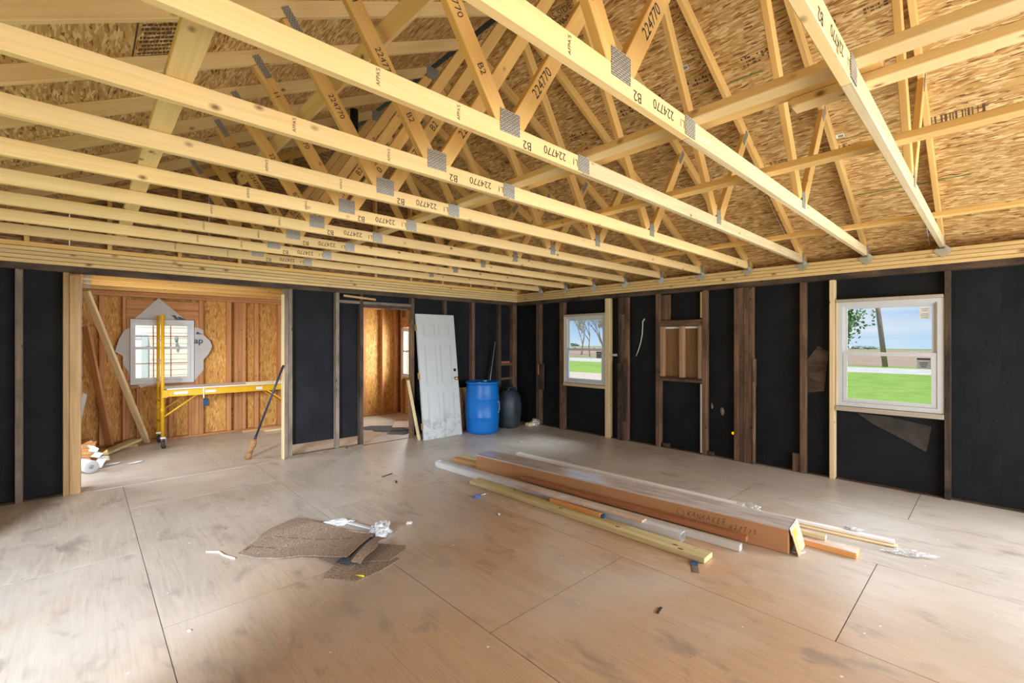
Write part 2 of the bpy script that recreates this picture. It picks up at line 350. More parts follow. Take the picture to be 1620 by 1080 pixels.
def grass_mat():
    t = NT('lawn_grass'); g = t.n('NewGeometry'); f = t.noise(g.outputs['Position'], 1.2, 6, 0, .7); b = t.noise(g.outputs['Position'], .08, 3)
    col = t.ramp(f, [(.3, (.15,.26,.045)), (.7, (.28,.41,.09))]); return t.done(t.mix(t.ramp(b, [(.4, 0), (.7, .5)]), col, (.30,.42,.09)), .9, 0, .1)
M_GRASS = grass_mat()
def field_mat():
    t = NT('ploughed_field'); g = t.n('NewGeometry'); f = t.noise(t.map(g.outputs['Position'], (1, .12, 1)), 1.5, 5)
    return t.done(t.ramp(f, [(.3, (.27,.19,.13)), (.7, (.42,.32,.24))]), .95, 0, .1)
M_FIELD = field_mat()
M_ROAD = flat('pale_asphalt', (.50,.475,.45), .9, scale=1)
M_DRIVE = flat('gravel_drive', (.52,.44,.36), .95, scale=4)
M_BARK = wood('bark', (.34,.26,.19), (.22,.16,.12), knots=0, rough=.9)
M_POLE = wood('weathered_pole', (.32,.24,.19), (.22,.165,.13), knots=0, rough=.9)
M_BUD = flat('budding_leaf', (.38,.34,.10), .9, var=.3)
M_LEAF = flat('green_leaf', (.09,.17,.035), .8, var=.3)
M_SIDING = flat('pink_beige_siding', (.90,.77,.71), .6, var=.04)
M_GARAGE = flat('white_garage_door', (.92,.87,.85), .5, var=.03)

# ================================================================ floor
fl = empty('floor', (2.6, 1.8, 0), 'bare plywood subfloor of the gutted room', kind='structure')
bx('subfloor', (XL-.15, YF-.15, -.35), (XR+.15, YB+.1, -.0012), M_DARK, fl)
cols = [(XL-.1, .315, [-2.94, -.5, 1.94, 4.38]), (.319, 1.597, [-1.75, .69, 3.13, 5.57]), (1.601, 2.868, [-.57, 1.874, 4.31]),
        (2.872, 4.083, [-1.86, .58, 3.02, 5.46]), (4.087, 5.298, [-.61, 1.83, 4.27]), (5.302, XR+.1, [-1.9, .538, 2.98, 5.42])]
for x0, x1, js in cols:
    ys = [YF-.1] + [j for j in js if j > YF] + [YB+.05]
    for y0, y1 in zip(ys, ys[1:]):
        dz = 0
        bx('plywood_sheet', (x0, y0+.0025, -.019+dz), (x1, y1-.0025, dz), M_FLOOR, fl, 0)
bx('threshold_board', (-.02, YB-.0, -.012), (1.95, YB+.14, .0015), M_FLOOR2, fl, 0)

# ================================================================ walls
def stud_b(x0, x1, mat, par, z0=.04, z1=2.275, y0=0.0, d=.09): return bx('stud', (x0, YB+y0, z0), (x1, YB+y0+d, z1), mat, par)
wb = empty('wall_back', (2.65, YB, 0), 'stud partition with black felt paper and a wide opening', kind='structure')
for k in range(4):
    z = H+.001+k*.0405; bx('beam_course', (XL-.1, YB+random.uniform(-.003,.002), z), (XR+.13, YB+.135, z+.037), M_BEAM, wb, .004)
bx('top_plate', (XL, YB+.004, 2.275), (XR, YB+.09, H), M_GREY if False else M_OLDDARK, wb)
for x0, x1, m in ((-.80,-.755,M_GREY), (-.478,-.426,M_GREY), (-.147,-.101,M_POST)): stud_b(x0, x1, m, wb, 0, 2.275)
bx('post', (-.100, YB-.012, 0), (-.012, YB+.105, 2.25), M_POST, wb, .005)
bx('bottom_plate', (1.955, YB, 0), (3.06, YB+.09, .035), M_GREY, wb); bx('bottom_plate', (3.875, YB, 0), (XR, YB+.09, .04), M_OLD, wb)
bx('bottom_plate', (XL, YB+.02, 0), (-.15, YB+.09, .02), M_OLDDARK, wb)
for x0, x1, m in ((1.958,2.005,M_GREY), (2.008,2.056,M_GREY), (2.645,2.694,M_GREY), (3.005,3.058,M_OLDDARK), (3.875,3.93,M_OLD), (4.51,4.57,M_OLDDARK), (5.12,5.185,M_OLD), (5.765,5.83,M_OLDDARK), (6.13,6.24,M_OLD)):
    stud_b(x0, x1, m, wb, .036 if x0 < 3.1 else .041, 2.274)
stud_b(1.945, 1.957, M_PALE, wb, 0, 2.2, .005, .1)
bx('header', (2.695, YB+.003, 2.13), (3.874, YB+.09, 2.172), M_GREY, wb); bx('header', (3.06, YB+.006, 2.085), (3.873, YB+.09, 2.129), M_OLDDARK, wb)
bx('blocking', (5.832, YB+.01, 1.105), (6.128, YB+.085, 1.145), M_OLD, wb); bx('blocking', (5.832, YB+.01, .835), (6.128, YB+.085, .875), M_OLD, wb)
board('lath_scrap', (2.75, YB-.012, 2.235), (3.25, YB-.012, 2.205), .03, .012, (0,0,1), M_FIRNEW, wb)
yf = YB+.098
for x0, x1, z0, z1 in ((XL-.1,-.72,0,2.34), (-.78,-.45,0,2.34), (-.452,-.10,0,2.34), (2.03,2.67,.16,2.34), (2.668,3.04,.15,2.15), (2.668,3.90,2.148,2.34), (3.9,4.54,0,2.34), (4.538,5.15,0,2.34), (5.148,5.8,0,2.34), (5.798,XR+.12,0,2.34)):
    bx('felt_panel', (x0, yf-.006+random.uniform(0,.003), z0), (x1, yf+.012, z1), M_FELT, wb, .001)
bx('header_felt', (XL, YB+.1, 2.20), (1.96, YB+.112, 2.34), M_FELT, wb, .001) if False else None

wr = empty('wall_right', (XR, 2, 0), 'exterior stud wall lined with black felt paper', kind='structure')
for k in range(4):
    z = H+.001+k*.0405; bx('beam_course', (XR+random.uniform(-.003,.002), YF, z), (XR+.135, YB-.004, z+.037), M_BEAM, wr, .004)
bx('top_plate', (XR+.004, YF, 2.275), (XR+.09, YB, H), M_OLDDARK, wr)
bx('bottom_plate', (XR+.03, YF, 0), (XR+.09, YB, .012), M_OLDDARK, wr)
def stud_r(y0, y1, mat, z0=0, z1=2.275, x0=0.0, d=.09, nm='stud'): return bx(nm, (XR+x0, y0, z0), (XR+x0+d, y1, z1), mat, wr)
for y0, y1, m in ((5.885,5.975,M_OLD), (5.30,5.395,M_OLD), (3.435,3.504,M_OLD), (2.742,2.80,M_OLD), (1.557,1.618,M_OLD), (.313,.36,M_OLDDARK), (-.47,-.42,M_OLD), (-1.1,-1.05,M_OLD)): stud_r(y0, y1, m)
stud_r(4.318, 4.408, M_PALE, 0, 2.274, -.008); stud_r(1.268, 1.32, M_PALE, 0, 2.274, -.004)
for y0, y1, z0, z1, x in ((4.10,4.155,0,2.27,0), (4.045,4.099,0,2.27,.006), (3.985,4.043,.0,2.27,.012), (4.06,4.16,.0,1.22,-.022), (4.0,4.058,.3,1.3,-.016), (4.02,4.15,2.0,2.27,-.012)): stud_r(y0, y1, M_OLDDARK if x <= 0 else M_OLD, z0, z1, x, .06)
for y0, y1, z0, z1, x in ((2.315,2.375,0,2.27,0), (2.255,2.313,0,2.27,.004), (2.198,2.253,0,2.27,0), (2.142,2.196,0,2.27,.007), (2.125,2.145,.0,1.05,-.01), (2.12,2.146,1.0,1.35,-.004)): stud_r(y0, y1, M_OLD, z0, z1, x, .07)
stud_r(5.76, 5.90, M_OLDDARK, .667, 1.154, -.03, .03, 'scab_block'); stud_r(2.802, 2.832, M_WHITE, .02, .98, .015, .012, 'white_strip'); stud_r(2.802, 2.83, M_PALE, 1.9, 2.26, .01, .03, 'pale_strip')
stud_r(3.30, 3.434, M_OLD, 1.885, 2.26, .04, .045, 'blocking'); stud_r(1.625, 1.70, M_OLD, 0, .22, .02, .06, 'blocking'); stud_r(2.655,2.74,M_OLDDARK,0,.06,.01,.06,'blocking'); stud_r(3.30,3.40,M_OLDDARK,0,.07,.02,.05,'blocking')
bx('splinter', (XR-.034, 5.875, .95), (XR-.03, 5.90, 1.14), M_RAW, wr)
# boarded-up niche
bx('niche_header', (XR+.002, 2.802, 1.79), (XR+.088, 3.434, 1.88), M_OLD, wr); bx('niche_sill', (XR-.006, 2.802, .992), (XR+.088, 3.434, 1.03), M_OLD, wr); bx('niche_sill', (XR+.004, 2.802, 1.031), (XR+.088, 3.434, 1.052), M_OLDDARK, wr)
for y0, y1, m in ((3.375,3.432,M_NICHE2), (3.07,3.135,M_NICHE2), (2.806,2.86,M_NICHE2)): bx('niche_upright', (XR+.002, y0, 1.054), (XR+.08, y1, 1.788), m, wr)
for y0, y1 in ((2.862,3.068), (3.137,3.373)):
    bx('niche_panel', (XR+.072, y0, 1.054), (XR+.08, y1, 1.755), M_NICHE, wr, .001); bx('white_strip', (XR+.05, y0, 1.757), (XR+.08, y1, 1.786), M_WHITE, wr, .002)
xf0 = XR+.098
w1 = (4.40, 5.30, .83, 2.03); w2 = (.362, 1.266, .83, 2.03)
def felt_r(y0, y1, z0=0, z1=2.34): bx('felt_panel', (xf0-.006+random.uniform(0,.003), y0, z0), (xf0+.012, y1, z1), M_FELT, wr, .001)
for y0, y1 in ((5.93,YB+.1), (5.35,5.932), (4.07,4.402), (3.47,4.072), (1.588,2.77), (1.268,1.59), (-.03,.362), (-.45,-.028), (-1.1,-.448)): felt_r(y0, y1)
felt_r(2.768, 3.472)
for w in (w1, w2): felt_r(w[0], w[1], 0, w[2]); felt_r(w[0], w[1], w[3], 2.34)
felt_r(5.298, 5.352)
bx('header_strip', (XR+.01, 5.3, 2.0), (XR+.04, 5.31, 2.01), M_OLD, wr)
# unseen opening added further along, behind the camera, for the fill light
felt_r(-2.9, -1.098, 0, .8); felt_r(-2.9, -1.098, 2.1, 2.34); felt_r(YF-.1, -2.898)
# scraps and marks on the wall
tag_wire = tube('hanging_wire', [(XR+.084, 3.735, 1.92), (XR+.08, 3.765, 1.88), (XR+.078, 3.765, 1.80), (XR+.08, 3.775, 1.68), (XR+.082, 3.80, 1.56), (XR+.083, 3.84, 1.44), (XR+.084, 3.885, 1.34)], [.012,.008,.007,.007,.006,.006,.005], M_WHITE, wr)
bx('rag', (XR-.012, 4.17, 1.335), (XR-.006, 4.31, 1.37), M_WRAP, wr)
for y, z, a, b in ((2.56,.62,.035,.055), (2.70,.68,.02,.04)): lathe('plaster_smear', [(.001,0),(a,0),(a,.002),(.001,.003)], M_GREY, xf((0,-1,0),(0,.25,.97),(-1,0,0),(XR+.088,y,z)) @ Matrix.Diagonal((.8,b/a,1,1)), wr, 12)
lathe('knothole_disc', [(.001,0),(.018,0),(.018,.003),(.001,.004)], M_GLOW, xf((0,-1,0),(0,0,1),(-1,0,0),(XR+.088,2.42,.345)), wr, 14)  # solid glowing disc in place of a lit hole
prism('torn_patch', [(0,0),(.28,.04),(.34,.52),(.2,.6),(.05,.42)], .004, M_OLDDARK, xf((0,-1,0),(0,0,1),(-1,0,0),(XR+.086,1.60,.95)) @ Matrix.Diagonal((.75,.95,1,1)), wr)
prism('torn_flap', [(0,.17),(.28,.16),(.62,.1),(.6,-.06),(.58,-.17),(.40,-.07),(.15,.06)], .004, flat('peeled_felt', (.045,.04,.037), .85, var=.3), xf((0,-1,0),(0,.0,1),(-1,0,.0),(XR+.083,1.08,.60)), wr)

# windows
def window(name, M, w, h, inset, gl, label, meet, grid=None, marks=False):
    """w,h overall; gl = glass margin (left,right,bottom,top); local x to the viewer's right, y up, z into the room"""
    r = empty(name, (0,0,0), label, kind='structure', M=M)
    l_, r_, b_, t_ = gl
    if grid: put('gasket', ring_mesh(-.006, w+.006, -.006, h+.006, .008, .008, .008, .008, -.02, -.002), M_BLACK, M, r)
    put('frame', ring_mesh(0, w, 0, h, l_*.55, r_*.55, b_*.55, t_*.55, -.075, 0), M_VINYL, M, r)
    put('frame_step', ring_mesh(l_*.5, w-r_*.5, b_*.5, h-t_*.5, l_*.2, r_*.2, b_*.2, t_*.2, -.07, -.016), M_VINYL, M, r)
    up = put('upper_sash', ring_mesh(l_*.7, w-r_*.7, meet-.012, h-t_*.7, l_*.3, r_*.3, .026, t_*.3, -.062, -.034), M_VINYL, M, r)
    lo = put('lower_sash', ring_mesh(l_*.6, w-r_*.6, b_*.6, meet+.018, l_*.4+.002, r_*.4+.002, b_*.4, .04, -.032, -.006), M_VINYL, M, r)
    for nm, y0, y1, z in (('pane', meet+.014, h-t_, -.048), ('pane', b_, meet-.022, -.019)):
        put('pane', box_mesh(w-l_-r_+.01, y1-y0+.01, .004, .0001), M_GLASS, M @ T((l_+w-r_)/2, (y0+y1)/2, z), up if z < -.04 else lo)
    for k in (.27, .73): put('sash_lock', box_mesh(.06, .012, .016, .003), M_VINYL, M @ T(w*k, meet+.026, -.018), lo)
    if grid:
        nx, ny = grid
        for y0, y1, z, s in ((meet+.014, h-t_, -.048, up), (b_, meet-.022, -.019, lo)):
            for i in range(1, nx): put('muntin', box_mesh(y1-y0, .014, .008, .001), M_FIR, M @ T(l_+(w-l_-r_)*i/nx, (y0+y1)/2, z) @ RZ(PI/2), s)
            for i in range(1, ny): put('muntin', box_mesh(w-l_-r_, .014, .008, .001), M_FIR, M @ T((l_+w-r_)/2, y0+(y1-y0)*i/ny, z), s)
    if marks:
        s1 = put('sticker', box_mesh(.085, .125, .002, .0002), M_STICKER, M @ T(w-r_-.055, h-t_-.07, -.0445), up)
        for i, (ww, yy) in enumerate(((.06,.04),(.045,.022),(.062,-.012),(.062,-.03),(.055,-.05))): put('print', box_mesh(ww, .007, .001, .0001), M_STICKER2, M @ T(w-r_-.055, h-t_-.07+yy, -.043), up)
        put('sticker', box_mesh(.105, .11, .002, .0002), M_STICKER2, M @ T(w-r_-.06, meet-.09, -.0155), lo); put('print', box_mesh(.1, .016, .001, .0001), M_BLACK, M @ T(w-r_-.06, meet-.045, -.014), lo)
        for i in range(3): put('print', box_mesh(.07-.012*i, .008, .001, .0001), M_BLACK, M @ T(w-r_-.06, meet-.085-.02*i, -.014), lo)
    return r
def rightM(y, z, x=XR): return xf((0,-1,0),(0,0,1),(-1,0,0),(x,y,z))
win2 = window('window_2', rightM(1.245, .845, XR+.015), .884, 1.165, 0, (.085,.094,.085,.075), 'white double-hung window onto lawn and utility pole, stickers on glass', .59, marks=True)
win1 = window('window_1', rightM(5.285, .845, XR+.015), .875, 1.165, 0, (.085,.085,.085,.075), 'white double-hung window onto bare trees, beside pale new stud', .59, marks=True)
for w, r in ((w1, win1), (w2, win2)):
    bx('rough_head', (XR-.004, w[0]+.004, 2.012), (XR+.1, w[1]-.004, 2.045), M_SILL, wr); bx('rough_sill', (XR-.012, w[0]-.0, .79), (XR+.1, w[1]-.002, .84), M_PALE if w is w1 else M_SILL, wr)
    bx('rough_jamb', (XR+.0, w[1]-.02, .842), (XR+.1, w[1]-.002, 2.01), M_PALE, wr)
    bm = bmesh.new()
    for k in range(14):
        rr = .014+random.random()*.010; v = bmesh.ops.create_icosphere(bm, subdivisions=1, radius=rr)['verts']; bmesh.ops.translate(bm, vec=(XR+.03, w[0]+.003, .9+k*.08+random.uniform(-.02,.02)), verts=v)
    put('spray_foam', mesh_of(bm, smooth=True), M_FOAM, Matrix(), wr)

# left and front walls stand behind and beside the camera
wl = empty('wall_left', (XL, 1.5, 0), 'side wall beside the camera with a wide doorway', kind='structure')
for y0, y1, z0, z1 in ((YF-.1,1.7,0,2.5), (4.6,YB+.1,0,2.5), (1.7,4.6,2.1,2.5)): bx('sheathing', (XL-.14, y0, z0), (XL, y1, z1), M_OSBROOF, wl)
wf = empty('wall_front', (2.6, YF, 0), 'front wall behind the camera with a wide opening added for light', kind='structure')
for x0, x1, z0, z1 in ((XL-.14,-.2,0,2.5), (5.3,XR+.13,0,2.5), (-.2,5.3,2.25,2.5)): bx('sheathing', (x0, YF-.14, z0), (x1, YF, z1), M_OSBROOF, wf)

# ================================================================ roof
SL = math.atan(.5); CS, SN = math.cos(SL), math.sin(SL)
def ZC(x): return 4.38-.5*abs(x-RX)
TOP = .0885/2/CS
roofs = {}
for side, nm in ((1, 'roof_right'), (-1, 'roof_left')):
    r = empty(nm, (RX, 2, 4.43), 'underside of the OSB roof deck above the %s wall' % ('window' if side > 0 else 'far'), kind='structure'); roofs[side] = r
    nrm = Vector((SN*side, 0, CS)); ax = Vector((CS*side, 0, -SN)); o0 = Vector((RX, 0, 4.38+TOP))
    s = .035; row = 0
    while s < 4.5:
        s1 = min(s+1.216, 4.58); y = YF-.2 - (1.2 if row % 2 else 0)
        while y < YB+.1:
            y0, y1 = max(y, YF-.2), min(y+2.436, YB+.1)
            if y1-y0 > .05:
                c = o0+ax*((s+s1)/2)+nrm*.008+Vector((0,(y0+y1)/2,0))
                put('osb_sheet', box_mesh(y1-y0, s1-s, .0145, .001), M_OSBROOF, xf((0,1,0), ax*-1, Vector((0,1,0)).cross(ax*-1), c), r)
            y += 2.44
        s += 1.22; row += 1
bx('ridge_cap', (RX-.16, YF-.2, 4.46), (RX+.16, YB+.1, 4.475), M_BLACK, roofs[1], .001)
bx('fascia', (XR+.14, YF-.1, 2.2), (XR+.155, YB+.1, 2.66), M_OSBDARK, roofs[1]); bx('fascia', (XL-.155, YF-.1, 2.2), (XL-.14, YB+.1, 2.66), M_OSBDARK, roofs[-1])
lathe('vent_pipe', [(.045,0),(.045,.45),(.03,.45)], M_BLACK, T(2.22,4.95,3.72), roofs[-1], 16)
# printed stamps on the deck: rows of broken ink marks, a legible line near the ridge, barcode labels
def on_deck(side, s, y, off=-.0015):
    ax = Vector((CS*side,0,-SN)); nrm = Vector((SN*side,0,CS)); p = Vector((RX,0,4.38+TOP))+ax*s+nrm*off+Vector((0,y,0)); return p, ax, nrm
def stamp(side, s, y, ln, ht, n, dirn=1, rows=2, mat=None):
    p, ax, nrm = on_deck(side, s, y); bm = bmesh.new(); x = -ln/2
    while x < ln/2:
        w = random.choice((.006,.01,.016,.022)); gap = random.choice((.006,.008,.02))
        if rows == 1: add_box(bm, (x, -ht/2, -.0003), (x+w*.6, ht/2, .0003))
        else:
            for k in range(rows):
                y0 = -ht/2+k*ht/rows
                if random.random() < .8: add_box(bm, (x, y0+.004, -.0003), (x+w, y0+ht/rows*random.uniform(.5,.85), .0003))
        x += w+gap
    me = mesh_of(bm); put('stamp_mark', me, mat or M_INKB, xf((0,-1,0), ax*-1, nrm*-1, p), roofs[side])
rs_ = random.Random(5)
for row in (1.38, 2.53, 3.68):
    y = -.5
    while y < 5.0:
        ln = rs_.uniform(.16, .42); stamp(1, row+rs_.uniform(-.02,.02), y+ln/2, ln, rs_.uniform(.045,.10), 0, rows=rs_.choice((1,2,2,3))); y += ln+rs_.uniform(.12,.5)
p, ax, nrm = on_deck(1, .31, 2.53); text('stamp_lettering', 'THIS SIDE\nDOWN', .075, xf((0,-1,0), ax*-1, nrm*-1, p), M_INKB, roofs[1])
p, ax, nrm = on_deck(-1, 2.575, 3.2); Ml = xf((0,1,0), ax*-1, nrm*-1, p) @ RZ(PI/2)
put('stamp_frame', ring_mesh(-.16,.16,-.25,.25,.008,.008,.01,.01,-.0003,.0003), M_INKB, Ml, roofs[-1])
for i in range(9):
    stampw = .27 if i % 3 else .24; bm = bmesh.new(); x = -stampw/2
    while x < stampw/2:
        w = random.uniform(.008,.025); add_box(bm, (x, -.014, -.0003), (x+w, .014*random.uniform(.2,1), .0003)); x += w+.006
    put('stamp_mark', mesh_of(bm), M_INKB, Ml @ T(0, .2-.046*i, .0002), roofs[-1])
prism('stamp_arrow', [(-.12,-.2),(.12,-.2),(0,-.245)], .0006, M_INKB, Ml, roofs[-1])
for s, y in ((1.198,1.817), (2.399,.935)):
    p, ax, nrm = on_deck(1, s, y); Mb = xf((0,-1,0), ax*-1, nrm*-1, p); lb = put('paper_label', box_mesh(.06,.045,.001,.0001), M_STICKER, Mb, roofs[1])
    for i in range(7): put('bar', box_mesh(.026,.003,.0006,.0001), M_INK, Mb @ T(-.012+.0055*i, -.002, .0008) @ RZ(PI/2), lb)
for s, y, ln in ((1.5,1.55,.5), (3.2,.6,.9), (1.1,.95,.3)):
    p, ax, nrm = on_deck(1, s, y); put('green_edge_paint', box_mesh(ln,.012,.0006,.0001), flat('green_edge_paint', (.13,.21,.06), .8, var=.3), xf((0,1,0), ax, Vector((0,1,0)).cross(ax), p), roofs[1])

# gables
gb = empty('trim_1', (RX, YB+.05, 2.5), 'OSB gable end above the back wall with upright framing', kind='structure')
xs = [XL-.1, -.1, 1.12, RX, 3.87, 5.09, XR+.12]
for x0, x1 in zip(xs, xs[1:]):
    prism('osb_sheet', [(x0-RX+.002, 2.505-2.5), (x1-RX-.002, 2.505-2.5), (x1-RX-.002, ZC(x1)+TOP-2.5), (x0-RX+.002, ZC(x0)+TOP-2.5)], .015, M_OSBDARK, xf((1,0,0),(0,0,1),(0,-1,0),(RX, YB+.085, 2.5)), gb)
for k in range(-5, 6):
    x = RX+k*.61
    if k: bx('gable_stud', (x-.019, YB-.005, 2.55), (x+.019, YB+.075, ZC(x)-.04), M_PINE2, gb)
board('gable_rafter', (RX, YB+.035, ZC(RX)), (RX+4.0, YB+.035, ZC(RX+4)), .089, .038, (0,0,1), M_PINE2, gb); board('gable_rafter', (RX, YB+.035, ZC(RX)), (RX-4.0, YB+.035, ZC(RX-4)), .089, .038, (0,0,1), M_PINE2, gb)
bx('gable_chord', (XL, YB-.005, 2.505), (XR, YB+.075, 2.55), M_PINE2, gb)
gf = empty('trim_2', (RX, YF, 2.5), 'front gable end behind the camera', kind='structure')
for x0, x1 in zip(xs, xs[1:]):
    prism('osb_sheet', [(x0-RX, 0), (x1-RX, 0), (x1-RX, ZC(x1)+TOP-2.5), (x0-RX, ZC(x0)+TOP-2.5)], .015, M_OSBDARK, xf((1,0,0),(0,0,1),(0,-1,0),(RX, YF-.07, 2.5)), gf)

# ================================================================ trusses
ZB = 2.505; XB, XS, XW = 1.47, 2.03, 3.83; XLT, XRT = .865, 4.43
ORD = ['first', 'second', 'third', 'fourth', 'fifth', 'sixth', 'seventh', 'eighth', 'ninth', 'tenth']
def plate(x, z, w, h, y, par, ang=0, nm='truss_plate'):
    put(nm, box_mesh(w, h, .003, .0005), M_PLATE, xf((math.cos(ang),0,math.sin(ang)), (-math.sin(ang),0,math.cos(ang)), (0,-1,0), (x, y, z)), par)
TY = [.376+.6096*i for i in range(10)]
for i, y in enumerate(TY):
    lab = '%s roof truss from the camera, its stamped bottom chord spanning to the window wall' % ORD[i]
    if i == 9: lab = 'farthest roof truss, its bottom chord just in front of the back gable'
    t = empty('roof_truss', (RX, y, ZB), lab, 'roof truss', 'roof trusses')
    yn = y-.0195
    ch = bx('bottom_chord', (XL-.1, y-.019, ZB), (XS-.0008, y+.019, ZB+.089), M_PINE, t); c2 = bx('bottom_chord', (XS+.0008, y-.019, ZB), (XR+.12, y+.019, ZB+.089), M_PINE if i > 2 else M_PALE, t)
    for sd in (1, -1):
        board('top_chord', (RX+sd*.002, y, ZC(RX)), (RX+sd*4.05, y, ZC(RX+4.05)), .089, .038, (0,0,1), M_PINE2 if sd > 0 else M_PINE, t)
    zt = ZB+.089
    w1_ = board('web', (XB-.045, y, zt+.012), (XLT, y, ZC(XLT)-.05), .089, .038, (1,0,0), M_PINE2, t)
    w2_ = board('web', (XB+.05, y, zt+.012), (RX-.045, y, ZC(RX)-.075), .089, .038, (1,0,0), M_PINE2, t)
    board('web', (XW+.05, y, zt+.012), (XRT, y, ZC(XRT)-.05), .089, .038, (1,0,0), M_PINE2, t)
    board('web', (XW-.05, y, zt+.012), (RX+.045, y, ZC(RX)-.075), .089, .038, (1,0,0), M_PINE2, t)
    yp = yn-.0015
    plate(XB, 2.602, .125, .105, yp, t); plate(XS, 2.553, .095, .088, yp, t); plate(XW, 2.598, .075, .115, yp, t)
    aw = math.atan2(zt-ZC(XLT)+.05, XB-XLT); plate(XLT+.02, ZC(XLT)-.06, .15, .05, yp, t, aw); aw2 = math.atan2(ZC(XRT)-.05-zt, XRT-XW); plate(XRT-.02, ZC(XRT)-.06, .15, .05, yp, t, aw2)
    plate(RX, ZC(RX)-.03, .15, .13, yp, t); plate(XR-.02, ZB+.07, .07, .10, yp, t)
    # hurricane tie
    tie = put('hurricane_tie', box_mesh(.105, .105, .003, .0005), M_TIE, xf((0,.7071,.7071),(0,-.7071,.7071),(1,0,0),(XR-.009, y-.008, ZB-.03)), t)
    put('tie_flange', box_mesh(.05, .08, .003, .0005), M_TIE, xf((1,0,0),(0,0,1),(0,-1,0),(XR-.03, yp-.002, ZB+.02)), tie)
    put('tie_flange', box_mesh(.09, .06, .003, .0005), M_TIE, xf((.9,0,.436),(0,1,0),(-.436,0,.9),(XR-.035, y, ZB-.004)), tie)
    # stamped lettering, upside down on the chord face
    fx = lambda x, z: xf((-1,0,0),(0,0,-1),(0,-1,0),(x, yn-.0006, z))
    text('lettering', 'B2', .058, fx(XB+.115, 2.53), M_INK, ch); text('lettering', '224770', .058, fx(XB+.32, 2.55), M_INK, ch); text('lettering', 'L1', .05, fx(XS-.075, 2.548), M_INK, ch)
    a = Vector((0,0,1)); text('lettering', "AFPA'S", .022, xf((0,0,1),(-1,0,0),(0,-1,0),(.70+.05*(i%3), yn-.0006, 2.553)), M_INK, ch); text('lettering', "AFPA'S", .022, xf((0,0,1),(-1,0,0),(0,-1,0),(1.17, yn-.0006, 2.548)), M_INK, ch)
    d = Vector((XB-.045-XLT,0,zt-ZC(XLT)+.05)).normalized(); q = Vector((-d.z,0,d.x)); p0 = Vector((XLT, yn-.0006, ZC(XLT)-.05))
    for s, tx in ((.2,'11'), (.5,'224770'), (.78,'B2')): text('lettering', tx, .05, xf(d, q, (0,-1,0), p0+d*s), M_INK, w1_)
    d = Vector((RX-.045-XB-.05,0,ZC(RX)-.075-zt-.012)).normalized(); q = Vector((-d.z,0,d.x)); p0 = Vector((XB+.05, yn-.0006, zt+.012))
    for s, tx in ((.32,'224770'), (.62,'B2')): text('lettering', tx, .07, xf(d, q, (0,-1,0), p0+d*s), M_INK, w2_)

# lateral braces nailed along the trusses
def brace(p0, p1, w, t, side, mat, label): o = board('lateral_brace', p0, p1, w, t, side, mat); return tag(o, label, 'brace', 'lateral braces on the trusses')
zt = ZB+.089
brace((2.085, YF+.3, zt+.02), (2.085, 6.3, zt+.02), .089, .038, (1,0,0), M_PINE, 'long pale brace lying on the chords right beside the splice plates')
brace((2.30, YF+.3, zt+.02), (2.30, .62, zt+.02), .089, .038, (1,0,0), M_PINE, 'brace ending just past the first truss, second from the splice plates')
brace((2.235, .30, zt+.0585), (2.235, 3.1, zt+.0585), .089, .038, (1,0,0), M_PINE2, 'orange knotty brace lapped on the end of the second brace')
brace((3.075, YF+.3, zt+.02), (3.075, 5.6, zt+.02), .089, .038, (1,0,0), M_PINE2, 'golden brace crossing the trusses midway between splice plates and wall')
brace((5.19, YF+.3, zt+.02), (5.06, 4.6, zt+.02), .089, .038, (1,0,0), M_PINE2, 'thin orange brace crossing the trusses closest to the window wall')
brace((.275, YF+.3, zt+.02), (.275, 6.3, zt+.02), .089, .038, (1,0,0), M_PINE, 'wide pale brace lying on the chords on the far side from the windows')
wd = Vector((XB-XLT,0,zt-ZC(XLT))).normalized(); wn = Vector((-wd.z,0,wd.x))
pb = Vector((1.10,0,3.15))+wn*.066
brace(pb+Vector((0,1.3,0)), pb+Vector((0,5.2,0)), .089, .038, wd, M_PINE, 'brace nailed halfway up the slanted webs under the far roof slope')

# ================================================================ lean-to room beyond the back wall
AX0, AX1, AY0, AY1 = -.02, 5.09, YB+.115, 9.05
f2 = empty('floor_2', (2.6, 7.8, 0), 'dusty plywood floor of the lean-to beyond the opening', kind='structure')
bx('subfloor', (AX0-.1, YB+.1, -.35), (AX1+.2, AY1+.12, -.0025), M_DARK, f2)
for x0, x1 in ((AX0-.1,1.25), (1.253,2.47), (2.473,3.69), (3.693,AX1+.1)):
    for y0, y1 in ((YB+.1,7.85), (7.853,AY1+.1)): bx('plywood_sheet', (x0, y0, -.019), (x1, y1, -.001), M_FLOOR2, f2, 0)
aw = empty('wall_lean_to', (2.6, AY1, 0), 'orange OSB sheathed stud wall of the lean-to', kind='structure')
WX0, WX1, WZ0, WZ1 = .53, 1.335, .90, 1.915
for x0, x1, z0, z1 in ((AX0-.1,WX0,0,2.5), (WX1,2.44,0,2.5), (2.442,3.66,0,2.5), (3.662,AX1+.1,0,2.5), (WX0+.001,WX1-.001,0,WZ0), (WX0+.001,WX1-.001,WZ1,2.5)):
    bx('osb_sheet', (x0, AY1+.09, z0), (x1-.002, AY1+.105, z1), M_OSBWALL, aw, .001)
for x0, x1 in ((.175,.231), (.437,.478), (1.40,1.463), (1.80,1.866), (1.913,1.97), (1.972,2.03), (2.032,2.088), (2.228,2.289), (2.61,2.667), (3.02,3.06), (3.43,3.47), (3.84,3.88), (4.26,4.32), (4.69,4.74), (5.0,5.065)): bx('stud', (x0, AY1, .04), (x1, AY1+.09, 2.25), M_FIR, aw)
for x0, x1 in ((.48,.528), (1.338,1.398)): bx('trimmer_stud', (x0, AY1+.002, .04), (x1, AY1+.09, 1.925), M_FIR, aw)
